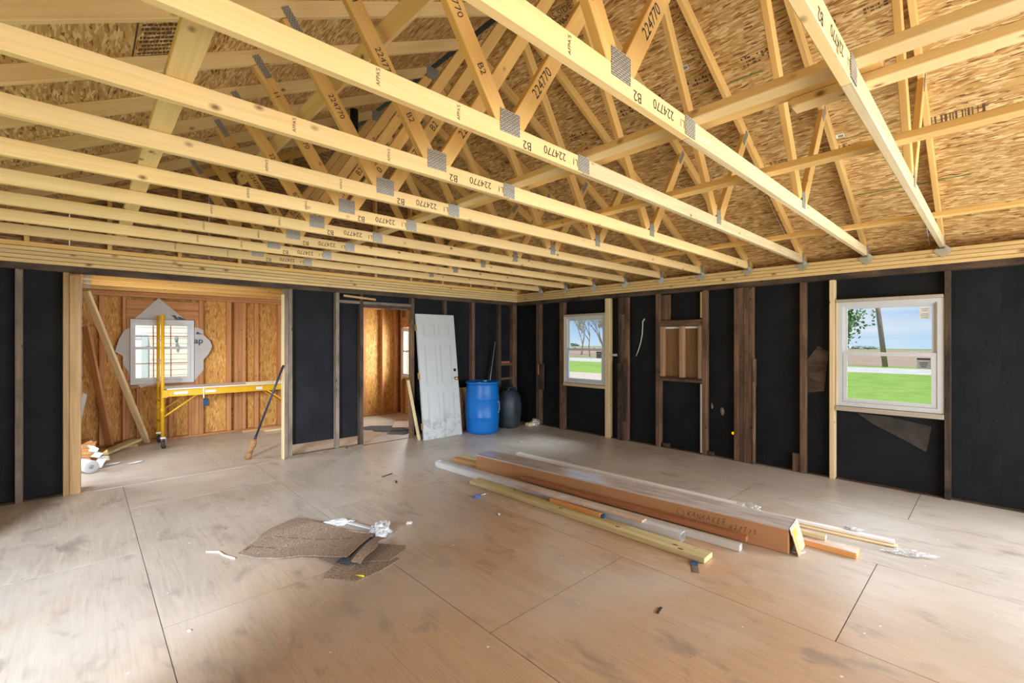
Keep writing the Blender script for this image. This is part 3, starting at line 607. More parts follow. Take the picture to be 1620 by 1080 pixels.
for x0, x1 in ((.60,.645), (1.0,1.045), (1.26,1.30), (1.302,1.337)): bx('cripple_stud', (x0, AY1, .04), (x1, AY1+.09, .855), M_FIR, aw)
bx('sill_board', (.53, AY1-.002, .857), (1.336, AY1+.09, .898), M_FIR, aw); bx('header', (.481, AY1, 2.07), (1.397, AY1+.07, 2.215), M_FIR, aw); bx('header', (.481, AY1+.004, 1.926), (1.397, AY1+.07, 2.068), M_FIR, aw)
bx('top_plate', (AX0, AY1-.004, 2.252), (AX1, AY1+.09, 2.292), M_FIR, aw); bx('top_plate', (AX0, AY1-.002, 2.294), (AX1, AY1+.09, 2.334), M_FIR, aw); bx('bottom_plate', (AX0, AY1-.002, 0), (AX1, AY1+.09, .038), M_FIR, aw)
bx('outlet_box', (1.465, AY1+.01, .50), (1.53, AY1+.06, .61), M_BOXBLUE, aw)
MB = xf((1,0,0),(0,0,1),(0,-1,0),(.526, AY1-.012, .905))
window('window_3', MB, .806, 1.01, 0, (.062,.085,.10,.095), 'white gridded double-hung window amid torn house wrap, facing pink siding', .565, grid=(3,2))
# house wrap flaps around it
def wrapM(dy): return xf((1,0,0),(0,0,1),(0,-1,0),(0, AY1-dy, 0))
prism('house_wrap_flap', [(.56,1.90),(.87,2.255),(1.24,1.90)], .002, M_WRAP, wrapM(.006), aw)
prism('house_wrap_flap', [(.54,.92),(.54,1.80),(.46,1.74),(.40,1.62),(.35,1.42),(.44,1.35),(.44,1.23),(.50,1.12)], .002, M_WRAP, wrapM(.006), aw)
fr = prism('house_wrap_flap', [(1.31,.90),(1.43,1.05),(1.463,1.10),(1.463,1.27),(1.535,1.36),(1.585,1.485),(1.555,1.58),(1.463,1.68),(1.46,1.76),(1.38,1.80),(1.31,1.80)], .002, M_WRAP, wrapM(.006), aw)
prism('house_wrap_flap', [(.60,.92),(.655,.855),(.72,.885),(.86,.90),(.9,.92)], .002, M_WRAP, wrapM(.02), aw)
text('wrap_lettering', 'ap', .135, xf((1,0,0),(0,0,1),(0,-1,0),(1.395, AY1-.0078, 1.58)), M_WRAPINK, fr, bold=.004)
prism('wrap_print', [(.0,.07),(.055,.07),(.10,0),(.06,0)], .001, M_WRAPINK, xf((1,0,0),(0,0,1),(0,-1,0),(1.03, AY1-.0078, 1.92)), aw); prism('wrap_print', [(.0,.05),(.03,.05),(.13,0),(.02,0)], .001, M_WRAPINK, xf((1,0,0),(0,0,1),(0,-1,0),(1.11, AY1-.0078, 1.92)), aw)
prism('wrap_print', [(.0,.0),(.02,.04),(.035,.04),(.05,.02),(.10,0)], .001, M_WRAPINK, xf((1,0,0),(0,0,1),(0,-1,0),(1.355, AY1-.0078, 1.69)), fr)
# side walls
al = empty('wall_lean_to_side', (AX0, 7.8, 0), 'near side wall of the lean-to behind the opening post', kind='structure')
for y0, y1, z0, z1 in ((YB+.11,6.8,0,2.5), (7.82,AY1+.1,0,2.5), (6.8,7.82,2.1,2.5)): bx('osb_sheet', (AX0-.105, y0, z0), (AX0-.09, y1, z1), M_OSBWALL, al)
for y in (6.75, 7.82, 8.2, 8.7): bx('stud', (AX0-.09, y, 0), (AX0, y+.04, 2.3), M_FIR, al)
bx('house_wrap_edge', (AX0+.002, YB+.16, .95), (AX0+.012, YB+.20, 2.25), M_WRAP, al)
prism('house_wrap_scrap', [(0,0),(.03,.16),(.05,.28),(.02,.3),(0,.2)], .004, M_WRAP, xf((1,0,0),(0,0,1),(0,-1,0),(AX0+.005, YB+.18, .72)), al)
ar = empty('wall_lean_to_end', (AX1, 7.8, 0), 'OSB end wall of the lean-to with a window seen through the doorway', kind='structure')
for y0, y1, z0, z1 in ((YB+.11,8.0,0,2.5), (8.93,AY1+.1,0,2.5), (8.0,8.93,0,.80), (8.0,8.93,1.86,2.5)): bx('osb_sheet', (AX1+.09, y0, z0), (AX1+.105, y1, z1), M_OSBWALL, ar)
for y in (6.75, 7.2, 7.6, 7.94, 8.94): bx('stud', (AX1, y, .0), (AX1+.09, y+.05, 2.25), M_FIR, ar)
bx('top_plate', (AX1, YB+.12, 2.252), (AX1+.09, AY1, 2.334), M_FIR, ar); bx('sill_board', (AX1, 8.0, .76), (AX1+.09, 8.93, .80), M_FIR, ar); bx('header', (AX1+.005, 8.0, 1.88), (AX1+.08, 8.93, 2.1), M_FIR, ar)
window('window_4', xf((0,-1,0),(0,0,1),(-1,0,0),(AX1-.012, 8.925, .80)), .92, 1.06, 0, (.06,.06,.08,.08), 'white window edge seen through the narrow doorway', .56)
prism('house_wrap_flap', [(.0,-.1),(.1,.0),(.1,1.06),(.35,1.22),(.05,1.06),(.0,.8)], .002, M_WRAP, xf((0,-1,0),(0,0,1),(-1,0,0),(AX1-.006, 8.95, .80)), ar)
ac = empty('ceiling', (2.6, 7.8, 2.3), 'lean-to ceiling joists and deck', kind='structure')
for k, y in enumerate((6.70, 7.3, 7.9, 8.5)): bx('joist', (AX0, y, 2.295), (AX1, y+.038, 2.435), M_PINE2, ac); plate(AX0+.06, 2.36, .07, .1, y-.002, ac, nm='joist_plate')
bx('roof_deck', (AX0-.1, YB+.14, 2.45), (AX1+.2, AY1+.2, 2.47), M_OSBWALL, ac)

# scaffold
sc = empty('rolling_scaffold', (1.75, 8.7, 0), 'yellow rolling scaffold with a white deck in the lean-to', 'scaffold')
SX0, SX1, SY0, SY1 = .855, 2.66, 8.40, 8.93
for x in (SX0, SX1):
    for y in (SY0, SY1):
        tube('post', [(x,y,.17),(x,y,1.97)], .022, M_YELLOW, sc, 12); tube('collar', [(x,y,.52),(x,y,.60)], .028, M_YELLOW, sc, 12)
        cs = put('caster', ring_mesh(-.03,.03,-.03,.03,.01,.01,.01,.01,-.01,.01), M_TIE, T(x,y,.155), sc)
        lathe('wheel', [(.02,-.022),(.055,-.022),(.062,-.012),(.062,.012),(.055,.022),(.02,.022)], M_CASTER, xf((0,.45,.893),(1,0,0),(0,.893,-.45),(x+.005,y-.01,.062)) if False else xf((0,0,1),(.35,.94,0),(-.94,.35,0),(x+.012,y-.012,.062)), cs, 20)
        for s in (-1, 1): put('fork', box_mesh(.12,.03,.004,.001), M_TIE, xf((0,0,1),(.35,.94,0),(-.94,.35,0),(x+.012+s*.026*-.94, y-.012+s*.026*.35, .10)), cs)
    for z in (.35, .66, .97, 1.28, 1.59, 1.88): tube('rung', [(x,SY0,z),(x,SY1,z)], .012, M_ALU if z > .8 else M_YELLOW, sc, 8)
for y in (SY0-.03, SY1+.03):
    bx('side_rail', (SX0+.03, y-.012, .755), (SX1-.03, y+.012, .845), M_YELLOW, sc); bx('side_rail_lip', (SX0+.03, y-.02, .84), (SX1-.03, y+.02, .852), M_YELLOW, sc)
    for x, s in ((SX0, 1), (SX1, -1)): tube('diagonal_brace', [(x+.02*s,y,.47),(x+.42*s,y,.765)], .011, M_YELLOW, sc, 8); bx('rail_bracket', (x-.012 if s > 0 else x-.06, y-.016, .745), (x+.06 if s > 0 else x+.012, y+.016, .855), M_YELLOW, sc)
    bx('rail_label', (SX0+.13, y-.0135, .785), (SX0+.30, y-.012, .825), M_STICKER, sc, .0003); bx('rail_label', (SX0+.52, y-.0135, .785), (SX0+.66, y-.012, .82), M_STICKER, sc, .0003); bx('rail_label', (SX0+1.22, y-.0135, .78), (SX0+1.32, y-.012, .825), M_STICKER, sc, .0003)
    bx('locking_pin', (SX0+.49, y-.022, .70), (SX0+.505, y-.013, .87), M_TIE, sc)
bx('deck', (SX0+.05, SY0-.02, .854), (SX1-.05, SY1+.02, .872), M_WHITE, sc)
tag(bx('loose_board', (1.95, 8.40, .8735), (2.62, 8.47, .905), M_PALE), 'short pale board lying on the white scaffold deck', 'board')

# leaning and lying lumber in the lean-to
tag(board('leaning_stud', (.72, 8.96, .02), (.03, 8.25, 2.24), .089, .038, (.7,-.7,0), M_PALE), 'long pale stud leaning across the lean-to window corner', 'lumber')
tag(board('leaning_stud', (.30, 8.97, .02), (.03, 8.80, 1.78), .089, .038, (.7,-.7,0), M_FIR), 'shorter brown stud leaning low against the lean-to corner', 'lumber')
tag(board('offcut_plank', (.20, 8.42, .028), (.60, 8.93, .085), .14, .036, (.78,-.62,0), M_TREATED), 'short greenish plank end propped on a block by lean-to wall', 'lumber')
tag(bx('wood_block', (.43, 8.78, 0), (.60, 8.84, .04), M_FIRNEW), 'small wood block under the propped greenish plank', 'lumber')
tag(bx('floor_lumber', (2.0, 8.86, 0), (2.9, 8.93, .04), M_FIRNEW), 'reddish board lying along the lean-to wall base', 'lumber'); tag(bx('floor_lumber', (2.30, 8.70, 0), (2.86, 8.78, .03), M_PALE), 'pale board lying in front of the reddish board', 'lumber')
for k in range(7):
    a = .12*math.sin(k*2.3); M = T(.035+.012*math.sin(k*1.7), 8.0, .02+.041*k) @ RZ(a)
    o = put('trim_offcut', box_mesh(.5, .13, .038), M_FIRNEW if k % 2 == 0 else M_FIR, M @ RZ(PI/2)); tag(o, ('bottom ' if k == 0 else 'top ' if k == 6 else ORD[k]+' ')+'board from the floor in the offcut stack behind the opening post' if k not in (0, 6) else ('lowest board of the offcut stack behind the opening post' if k == 0 else 'white-dusted top board of the offcut stack behind the opening post'), 'lumber', 'offcut stack')
bm = bmesh.new(); pts = [(.10,7.72,.27),(.15,7.70,.23),(.13,7.68,.20),(.19,7.68,.17),(.15,7.66,.13),(.22,7.66,.10),(.19,7.62,.05),(.17,7.6,.005)]
prev = None
for p in pts:
    a_ = bm.verts.new(p); b_ = bm.verts.new((p[0]-.08, p[1]+.05, p[2]+.01)); 
    if prev: bm.faces.new((prev[0], prev[1], b_, a_))
    prev = (a_, b_)
o = put('torn_packaging', mesh_of(bm), M_PAPER, Matrix()); sm = o.modifiers.new('s', 'SOLIDIFY'); sm.thickness = .004
tag(o, 'zigzag torn white packaging hanging off the offcut stack', 'packaging')
r = lathe('paper_roll', [(.025,-.12),(.072,-.12),(.075,-.11),(.075,.11),(.072,.12),(.025,.12),(.025,-.12)], M_PAPER, xf((0,0,1),(.92,.39,0),(.39,-.92,0) if False else (-.39,.92,0),(.03,7.50,.076)), None, 28); tag(r, 'white paper roll on the floor beside the opening post', 'paper roll')
for k, (x, y) in enumerate(((.50,7.62), (.28,7.72))):
    bm = bmesh.new(); bmesh.ops.create_icosphere(bm, subdivisions=2, radius=1); 
    for v in bm.verts: v.co *= 1+.35*noise.noise(v.co*2+Vector((k*5,0,0)))
    tag(put('paper_scrap', mesh_of(bm), M_PAPER, T(x,y,.012) @ RZ(.4) @ Matrix.Diagonal((.08,.03,.012,1))), ('larger' if k == 0 else 'smaller')+' white paper scrap on the lean-to floor near the roll' , 'paper')

# broom
br = empty('push_broom', (1.66, 6.8, 0), 'broom with dark handle leaning on the grey jamb of the opening', 'broom')
p0, p1 = Vector((1.60, 6.86, .005)), Vector((1.935, 6.475, 1.255)); d = (p1-p0).normalized()
tube('handle', [p0+d*.30, p1], .014, M_HANDLE, br, 10)
tube('collar', [p0+d*.27, p0+d*.33], [.019,.016], M_BLACK, br, 10)
bm = bmesh.new(); add_tube(bm, [p0, p0+d*.06+Vector((.004,0,0)), p0+d*.12, p0+d*.2, p0+d*.26, p0+d*.29], [.042,.034,.030,.045,.036,.018], 14); put('bristle_head', mesh_of(bm, smooth=True), M_BRISTLE, Matrix(), br)

# ================================================================ leaning door, barrel, jug
ang = math.asin(.25/2.03)
MD = xf((1,0,0), (0,math.sin(ang),math.cos(ang)), (0,-math.cos(ang),math.sin(ang)), (3.925, 6.19, .005))
dr = empty('panel_door', (0,0,0), 'dirty white six-panel door leaning against the back wall', 'door', M=MD)
DW, DH, DT = .745, 2.03, .035
bm = bmesh.new(); add_box(bm, (0,0,-DT), (DW,DH,-.006)); 
xs_ = [(.115,.335), (.41,.63)]; ys_ = [(.16,.74), (.86,1.52), (1.66,1.86)]
for a_, b_ in ((0,.115), (.335,.41), (.63,DW)): add_box(bm, (a_,0,-.006), (b_,DH,0))
for a_, b_ in xs_:
    for c_, e_ in ((0,.16), (.74,.86), (1.52,1.66), (1.86,DH)): add_box(bm, (a_,c_,-.006), (b_,e_,0))
put('door_slab', mesh_of(bm), M_DOOR, MD, dr)
for a_, b_ in xs_:
    for c_, e_ in ys_:
        put('raised_panel', box_mesh(b_-a_-.05, e_-c_-.05, .007, .004), M_DOOR, MD @ T((a_+b_)/2, (c_+e_)/2, -.003), dr); put('panel_moulding', ring_mesh(a_+.004,b_-.004,c_+.004,e_-.004,.008,.008,.008,.008,-.006,.002), M_DOOR, MD, dr)
for y in (.22, 1.02, 1.80):
    h_ = put('hinge', box_mesh(.10, .036, .003, .0005), M_BRASS, MD @ T(-.004, y, -.018) @ Matrix.Rotation(PI/2, 4, 'Y') @ RZ(PI/2), dr); put('hinge_leaf', box_mesh(.10, .036, .003, .0005), M_BRASS, MD @ T(-.022, y, -.002) @ RZ(PI/2), h_)
lathe('knob', [(.001,0),(.03,0),(.03,.006),(.012,.01),(.012,.03),(.026,.042),(.028,.055),(.018,.066),(.001,.068)], M_BRASS, MD @ T(.685,.945,0), dr, 20)
lathe('deadbolt_hole', [(.001,0),(.027,0),(.027,.003),(.001,.003)], M_BLACK, MD @ T(.685,1.09,0), dr, 20)

bl = empty('plastic_barrel', (5.07, 6.14, 0), 'bright blue plastic barrel standing beside the leaning door', 'barrel')
prof = [(.001,0),(.25,0),(.272,.02),(.278,.06),(.286,.2),(.291,.268),(.295,.276),(.295,.292),(.291,.30),(.293,.44),(.291,.58),(.295,.588),(.295,.604),(.291,.612),(.284,.72),(.276,.80),(.27,.825),(.268,.84)]
lathe('body', prof, M_BLUE, T(5.07,6.14,.001), bl, 48)
lathe('rim', [(.26,.84),(.285,.842),(.294,.852),(.294,.872),(.286,.88),(.262,.878),(.26,.84)], M_BLUE, T(5.07,6.14,.001), bl, 48)
lathe('lid', [(.001,.858),(.2,.862),(.262,.866)], M_BLUE, T(5.07,6.14,.001), bl, 48)
for a_ in (0.6, 3.7): lathe('bung', [(.001,.862),(.03,.862),(.03,.876),(.001,.876)], M_STICKER, T(5.07+.18*math.cos(a_),6.14+.18*math.sin(a_),.001), bl, 16)
for z, dx, w, hh in ((.53,.0,.03,.04), (.42,.04,.05,.09), (.36,.0,.05,.025), (.50,.045,.04,.07)):
    a_ = math.radians(-62)+dx*6; c_ = Vector((math.cos(a_), math.sin(a_), 0)); put('torn_label', box_mesh(hh, w, .004, .001), M_WRAP, xf((0,0,1), (-c_.y,c_.x,0), c_, (5.07+c_.x*.297, 6.14+c_.y*.297, z)), bl)

jg = empty('plastic_jug', (5.73, 6.12, 0), 'dark dusty plastic jug with moulded handle beside blue barrel', 'jug')
MJ = T(5.715, 6.15, .001) @ RZ(.3)
lathe('body', [(.001,0),(.165,0),(.185,.02),(.20,.12),(.222,.28),(.226,.40),(.212,.53),(.175,.63),(.12,.675),(.06,.69),(.001,.692)], M_NAVY, MJ, jg, 40, 1, .92, 2.7)
bm = bmesh.new(); add_tube(bm, [(-.15,-.03,.62),(-.13,-.03,.70),(-.05,-.03,.725),(.06,-.03,.725),(.14,-.03,.70),(.165,-.03,.60)], [.03,.028,.026,.026,.028,.03], 10); put('handle', mesh_of(bm, smooth=True), M_NAVY, MJ, jg)
lathe('cap', [(.001,.69),(.04,.69),(.04,.725),(.035,.73),(.001,.73)], M_NAVY, MJ @ T(.04,.07,-.01), jg, 18)
tube('spout_rib', [(.02,-.175,.58),(.03,-.19,.45),(.03,-.205,.36)], [.02,.014,.006], M_NAVY, jg, 8, MJ)

tag(bx('osb_offcut', (4.64, YB-.05, 0), (4.99, YB-.036, .76), M_OSBDARK), 'small OSB offcut standing between the door and blue barrel', 'board')
tag(board('thin_lath', (3.90, 6.30, .0), (3.80, 6.475, .95), .05, .018, (1,0,0), M_TREATED), 'thin pale lath leaning beside the hinge edge of the door', 'lath')
for k, (x0, x1, zz, m) in enumerate(((5.36,5.66,1.56,M_TIE), (5.33,5.63,1.50,M_BLACK), (5.30,5.60,1.47,M_BLACK))):
    tag(tube('metal_rod', [(x0, YB-.035-.02*k, .0), (x1, YB-.014, zz)], .009, m, None, 8), ('bright' if k == 0 else 'dark' if k == 1 else 'thin dark lower')+' metal rod leaning in the corner behind the barrel', 'rod', 'rods behind the barrel')
tag(bx('folded_cloth', (5.86, YB+.02, 1.1465), (6.08, YB+.08, 1.19), M_REDTRIM, None, .012), 'small reddish bundle on the blocking in the corner stud bay', 'cloth')
cu = empty('foam_pad', (6.06, 6.05, 0), 'beige pad with clear plastic at the wall base in the corner', 'pad')
bx('pad', (5.99, 5.90, 0), (6.22, 6.02, .06), M_CREAM, cu, .02)
def crumple(name, M, sx, sy, sz, mat, par=None, seed=0, sub=4, amp=.5, fr=2.2):
    bm = bmesh.new(); bmesh.ops.create_icosphere(bm, subdivisions=sub, radius=1)
    for v in bm.verts:
        n_ = noise.noise(v.co*fr+Vector((seed,seed*2,0)))+.5*abs(noise.noise(v.co*fr*2.7+Vector((0,seed,0)))); v.co *= 1+amp*n_
        v.co.z = max(v.co.z, -.55)
    bmesh.ops.scale(bm, vec=(sx,sy,sz), verts=bm.verts); mz = min(v.co.z for v in bm.verts); bmesh.ops.translate(bm, vec=(0,0,-mz+.001), verts=bm.verts)
    return put(name, mesh_of(bm), mat, M, par)
crumple('plastic_film', T(6.17,5.93,0), .09, .08, .07, M_FILM, cu, 3)

# ================================================================ packages and lumber on the main floor
B0, B1 = Vector((3.785,1.05,0)), Vector((3.50,4.36,0)); bd = (B1-B0).normalized(); bs = Vector((bd.y,-bd.x,0)); BL_ = (B1-B0).length
MBX = xf(bd, bs*-1, (0,0,1), B0+bs*.125)                 # local x along the box, -y to the far side
cb = empty('long_carton', (0,0,0), 'long brown cardboard carton with taped top and handwriting', 'carton', M=MBX)
BH = .19
put('carton_body', box_mesh(BL_, .25, BH, .006), M_CARD, MBX @ T(BL_/2, 0, BH/2+.001), cb)
put('tape_top', box_mesh(BL_+.004, .252, .002, .0003), M_TAPE, MBX @ T(BL_/2, 0, BH+.0025), cb); put('tape_side', box_mesh(BL_, .012, .001, .0002), M_TAPE, MBX @ T(BL_/2, .1255, BH-.004) @ Matrix.Rotation(PI/2,4,'X'), cb)
put('end_flap', box_mesh(.25, .19, .006, .001), M_CARDEND, MBX @ T(-.035, -.005, .095) @ Matrix.Rotation(.28,4,'Y') @ xf((0,-1,0),(0,0,1),(-1,0,0)), cb)
put('tape_end', box_mesh(.26, .05, .002, .0003), M_TAPE, MBX @ T(-.012, 0, .172) @ Matrix.Rotation(.28,4,'Y') @ xf((0,-1,0),(0,0,1),(-1,0,0)), cb)
Mfl = MBX @ T(-.0395, 0, .095) @ Matrix.Rotation(.28,4,'Y')
put('yellow_label', box_mesh(.07, .05, .001, .0002), M_YELLOWTAPE, Mfl @ T(-.001,.03,.05) @ xf((0,-1,0),(0,0,1),(-1,0,0)), cb); put('yellow_tape', box_mesh(.16, .028, .001, .0002), M_YELLOWTAPE, Mfl @ T(-.001,.075,-.005) @ xf((0,0,1),(0,1,0),(-1,0,0)), cb)
Mtx = lambda s, z, a=0: MBX @ T(s, .1258, z) @ xf((-1,0,0),(0,0,1),(0,1,0)) @ RZ(a)
SQ = Matrix.Diagonal((.72, 1, 1, 1))
for k, ch_ in enumerate('KANKAKEE'): text('handwriting', ch_, .068, Mtx(.735-.0395*k, .118+.005*math.sin(k*2.1), .10*math.sin(k*3.7)-.05) @ SQ, M_PEN, cb, .3)
for k, ch_ in enumerate('#27715'): text('handwriting', ch_, .055, Mtx(.405-.035*k, .100+.004*math.sin(k*2.7), .10*math.sin(k*2.9)-.05) @ SQ, M_PEN, cb, .3)
bm = bmesh.new(); add_tube(bm, [(.03*math.cos(a*PI/8), .03*math.sin(a*PI/8), 0) for a in range(17)], .0015, 5); put('pen_circle', mesh_of(bm), M_PEN, Mtx(.80, .118), cb)
tube('strap', [MBX @ Vector((-.02,.10,.02)), MBX @ Vector((-.05,.08,.012)), MBX @ Vector((-.09,.05,.02)), MBX @ Vector((-.07,0,.015))], .006, M_FILM, cb, 6)

def lying(name, a, b, w, t, z, mat, label, cat='lumber', ch=.003):
    a, b = Vector((*a, z+t/2)), Vector((*b, z+t/2)); d_ = (b-a).normalized(); o = board(name, a, b, w, t, (d_.y,-d_.x,0), mat, None, ch); return tag(o, label, cat)
pk = lying('treated_plank', (3.262,1.415), (3.178,3.99), .145, .038, .002, M_TREATED, 'greenish treated plank lying in front of the long carton')
for x, s in ((3.25,1.66), (3.215,1.60), (3.22,2.15), (3.20,2.75), (3.24,3.4)):
    lathe('wood_knot', [(.001,0),(.014,0),(.014,.0006),(.001,.0008)], M_OLD, T(x,s,.0402) @ Matrix.Diagonal((.7,1.6,1,1)), pk, 12)
dp = empty('white_downspout', (3.4, 3, 0), 'white metal downspout between treated plank and carton', 'pipe')
d0, d1 = Vector((3.43,1.69,.036)), Vector((3.26,4.80,.036)); dd = (d1-d0).normalized()
Mdp = xf(dd, Vector((-dd.y,dd.x,0)), (0,0,1), d0)
bm = bmesh.new(); Ld = (d1-d0).length
for a_, b_ in (((0,-.045,-.033),(Ld,.045,-.031)), ((0,-.045,.031),(Ld,.045,.033)), ((0,-.045,-.031),(Ld,-.043,.031)), ((0,.043,-.031),(Ld,.045,.031))): add_box(bm, a_, b_)
put('tube', mesh_of(bm), M_ALU, Mdp, dp); put('rounded_edge', box_mesh(Ld, .07, .005, .002), M_ALU, Mdp @ T(Ld/2, 0, .0355), dp); lathe('end_cap', [(.02,0),(.046,.0),(.046,.05),(.03,.06)], M_ALU, Mdp @ T(Ld-.02,0,0) @ Matrix.Rotation(PI/2,4,'Y'), dp, 20)
dp2 = lying('white_channel', (3.595,1.315), (3.375,4.50), .06, .05, .001, M_ALU, 'white painted channel strip close along the carton side', 'strip')
rt = lying('brown_trim', (3.672,1.30), (3.515,3.58), .055, .04, .054, M_REDTRIM, 'reddish brown trim strip resting on the white channel by the carton', 'trim')
lying('dusty_board', (3.385,2.0), (3.285,3.30), .085, .02, .0765, M_WHITEWOOD, 'dusty scuffed board lying on the white downspout', 'lumber')
ob = lying('orange_block', (3.285,2.36), (3.262,2.93), .038, .034, .0405, M_RAW, 'short orange stick lying on the treated plank', 'lumber')
lying('blue_clip', (3.29,2.325), (3.29,2.355), .035, .028, .0405, M_BOXBLUE, 'small blue clip at the end of the orange stick', 'clip')
lying('far_board', (3.66,4.40), (3.60,4.93), .09, .038, 0, M_FIRNEW, 'nearer pale board end poking out beyond the carton far end'); lying('far_board', (3.78,4.40), (3.72,4.98), .09, .038, 0, M_PALE, 'farther pale board end poking out beyond the carton far end')
lying('far_board', (3.56,4.38), (3.545,4.52), .07, .012, 0, M_FIRNEW, 'thin cardboard-coloured scrap at the carton far end')
ol = lying('orange_lumber', (4.125,.695), (4.105,1.45), .13, .04, .001, M_RAW, 'thick orange board with dusty top beside the carton near end')
board('dusty_top', (4.125,.697,.0418), (4.105,1.448,.0418), .126, .0015, (1,0,0), M_WHITEWOOD, ol, 0)
lying('cream_batten', (4.165,.90), (4.145,1.43), .05, .032, .0445, M_CREAM, 'short cream batten on the thick orange board by the carton end')
lying('white_batten', (4.565,.54), (4.40,2.0), .055, .022, .013, M_WHITE, 'white painted batten lying past the carton near end', 'trim'); lying('tan_batten', (4.53,.52), (4.36,2.0), .075, .012, 0, M_PALE, 'tan batten underneath the white painted batten', 'trim')
lying('wrapped_trim', (4.535,1.64), (4.385,4.55), .075, .035, .001, M_WHITE, 'long white wrapped trim on the floor behind the carton', 'trim')
o = crumple('plastic_end', T(4.54,1.60,0) @ RZ(-1.5), .09, .04, .035, M_FILM, None, 5); tag(o, 'crumpled clear film at the end of the wrapped trim', 'plastic film')
o = crumple('plastic_film', T(4.43,.44,0) @ RZ(-1.2), .12, .035, .02, M_FILM, None, 9, 5, .7, 3); tag(o, 'crumpled clear plastic film on the floor past the white batten', 'plastic film')
o = crumple('plastic_film', T(4.57,.80,.036) @ RZ(-1.4), .05, .022, .014, M_PAPER, None, 12, 4, .6, 3); tag(o, 'white plastic scrap lying on the white batten', 'plastic film')
gs = lying('grey_shim', (3.03,1.40), (3.155,1.47), .045, .004, 0, M_GREY, 'grey shim with a blue end under the treated plank', 'shim'); board('blue_tag', (3.12,1.452,.0062), (3.17,1.478,.0062), .05, .003, (.5,-.85,0), M_BOXBLUE, gs)
sd = empty('screwdriver', (2.9,3.58,0), 'dark blue screwdriver on the floor by the treated plank', 'screwdriver')
tube('handle', [(2.85,3.585,.014),(2.885,3.583,.015),(2.94,3.588,.014)], [.010,.014,.009], M_BLUEINK, sd, 10); tube('shaft', [(2.94,3.588,.013),(3.08,3.598,.006)], .004, M_TIE, sd, 8)

# roofing felt / shingle heap
def sheet(name, pts, z, mat, label, group=None, curl=None, th=.004):
    """flat-shaded roofing sheet: a fine triangle grid clipped to the outline, lifted by curl(x, y)"""
    from mathutils.geometry import delaunay_2d_cdt
    x0, x1 = min(p[0] for p in pts), max(p[0] for p in pts); y0, y1 = min(p[1] for p in pts), max(p[1] for p in pts)
    vs = [Vector(p[:2]) for p in pts]; n0 = len(vs); st = .045
    def inside(q):
        c_ = False
        for k in range(n0):
            a, b = pts[k], pts[k-1]
            if (a[1] > q.y) != (b[1] > q.y) and q.x < (b[0]-a[0])*(q.y-a[1])/(b[1]-a[1])+a[0]: c_ = not c_
        return c_
    x = x0+st/2
    while x < x1:
        y = y0+st/2
        while y < y1:
            q = Vector((x, y))
            if inside(q): vs.append(q)
            y += st
        x += st
    r_ = delaunay_2d_cdt(vs, [], [list(range(n0))], 1, 1e-5)
    bm = bmesh.new(); bv = [bm.verts.new((v.x, v.y, z+(curl(v) if curl else 0)+.0012*noise.noise(Vector((v.x*9, v.y*9, z*50))))) for v in r_[0]]
    for f_ in r_[2]:
        try: bm.faces.new([bv[k] for k in f_])
        except ValueError: pass
    o = put(name, mesh_of(bm), mat, Matrix()); m = o.modifiers.new('s', 'SOLIDIFY'); m.thickness = th; m.offset = 1
    return tag(o, label, 'roofing sheet', group or 'roofing offcuts on the floor')
sheet('shingle_strip', [(1.16,3.06),(1.30,2.87),(1.50,2.89),(1.67,2.95),(1.60,3.20),(1.3,3.2)], .001, M_SHINGLE, 'flat brown shingle piece lowest under the fanned edges')
sheet('shingle_strip', [(1.42,3.10),(1.60,2.97),(1.77,3.05),(1.80,3.10),(1.66,3.28),(1.5,3.3)], .0065, M_SHINGLE, 'mottled brown shingle corner nearest the cartons')
sheet('shingle_strip', [(1.14,3.44),(1.22,3.36),(1.31,3.03),(1.40,3.08),(1.48,3.25),(1.40,3.45)], .012, M_SHINGLE, 'greyer shingle piece with sharp corner facing the camera')
def pile(c):
    front = max(0, 1-((c.x-1.34)*-.56+(c.y-3.10)*.83)/.30) if (c.x > 1.2) else 0
    return .010*math.sin(c.x*5.5-2.2)*math.sin(c.y*4)+.012+.040*max(0, min(1, front))**2+.02*max(0, 1-abs(c.y-3.95)/.3)
sheet('shingle_strip', [(.81,3.75),(.90,3.60),(1.02,3.50),(1.14,3.45),(1.22,3.38),(1.34,3.10),(1.66,3.34),(1.56,3.65),(1.42,4.00),(1.35,4.17),(1.12,4.06),(1.02,3.98),(.98,3.90)], .016, M_SHINGLE, 'large wavy brown roofing sheet on top of the pile', curl=pile)
big = bpy.data.objects['shingle_strip.003']
def slit(a, b, n, w=.006):
    for k in range(n):
        p0, p1 = Vector(a).lerp(Vector(b), k/n), Vector(a).lerp(Vector(b), (k+.72)/n)
        z0, z1 = .0235+pile(p0), .0235+pile(p1); board('slit', (p0.x,p0.y,z0), (p1.x,p1.y,z1), w, .002, (p0.y-p1.y, p1.x-p0.x, 0), M_SHINGLE2, big, 0)
slit((1.09,3.87), (1.55,3.42), 6); slit((.93,3.78), (1.06,3.66), 2); slit((.86,3.86-.1), (.93,3.82), 1)
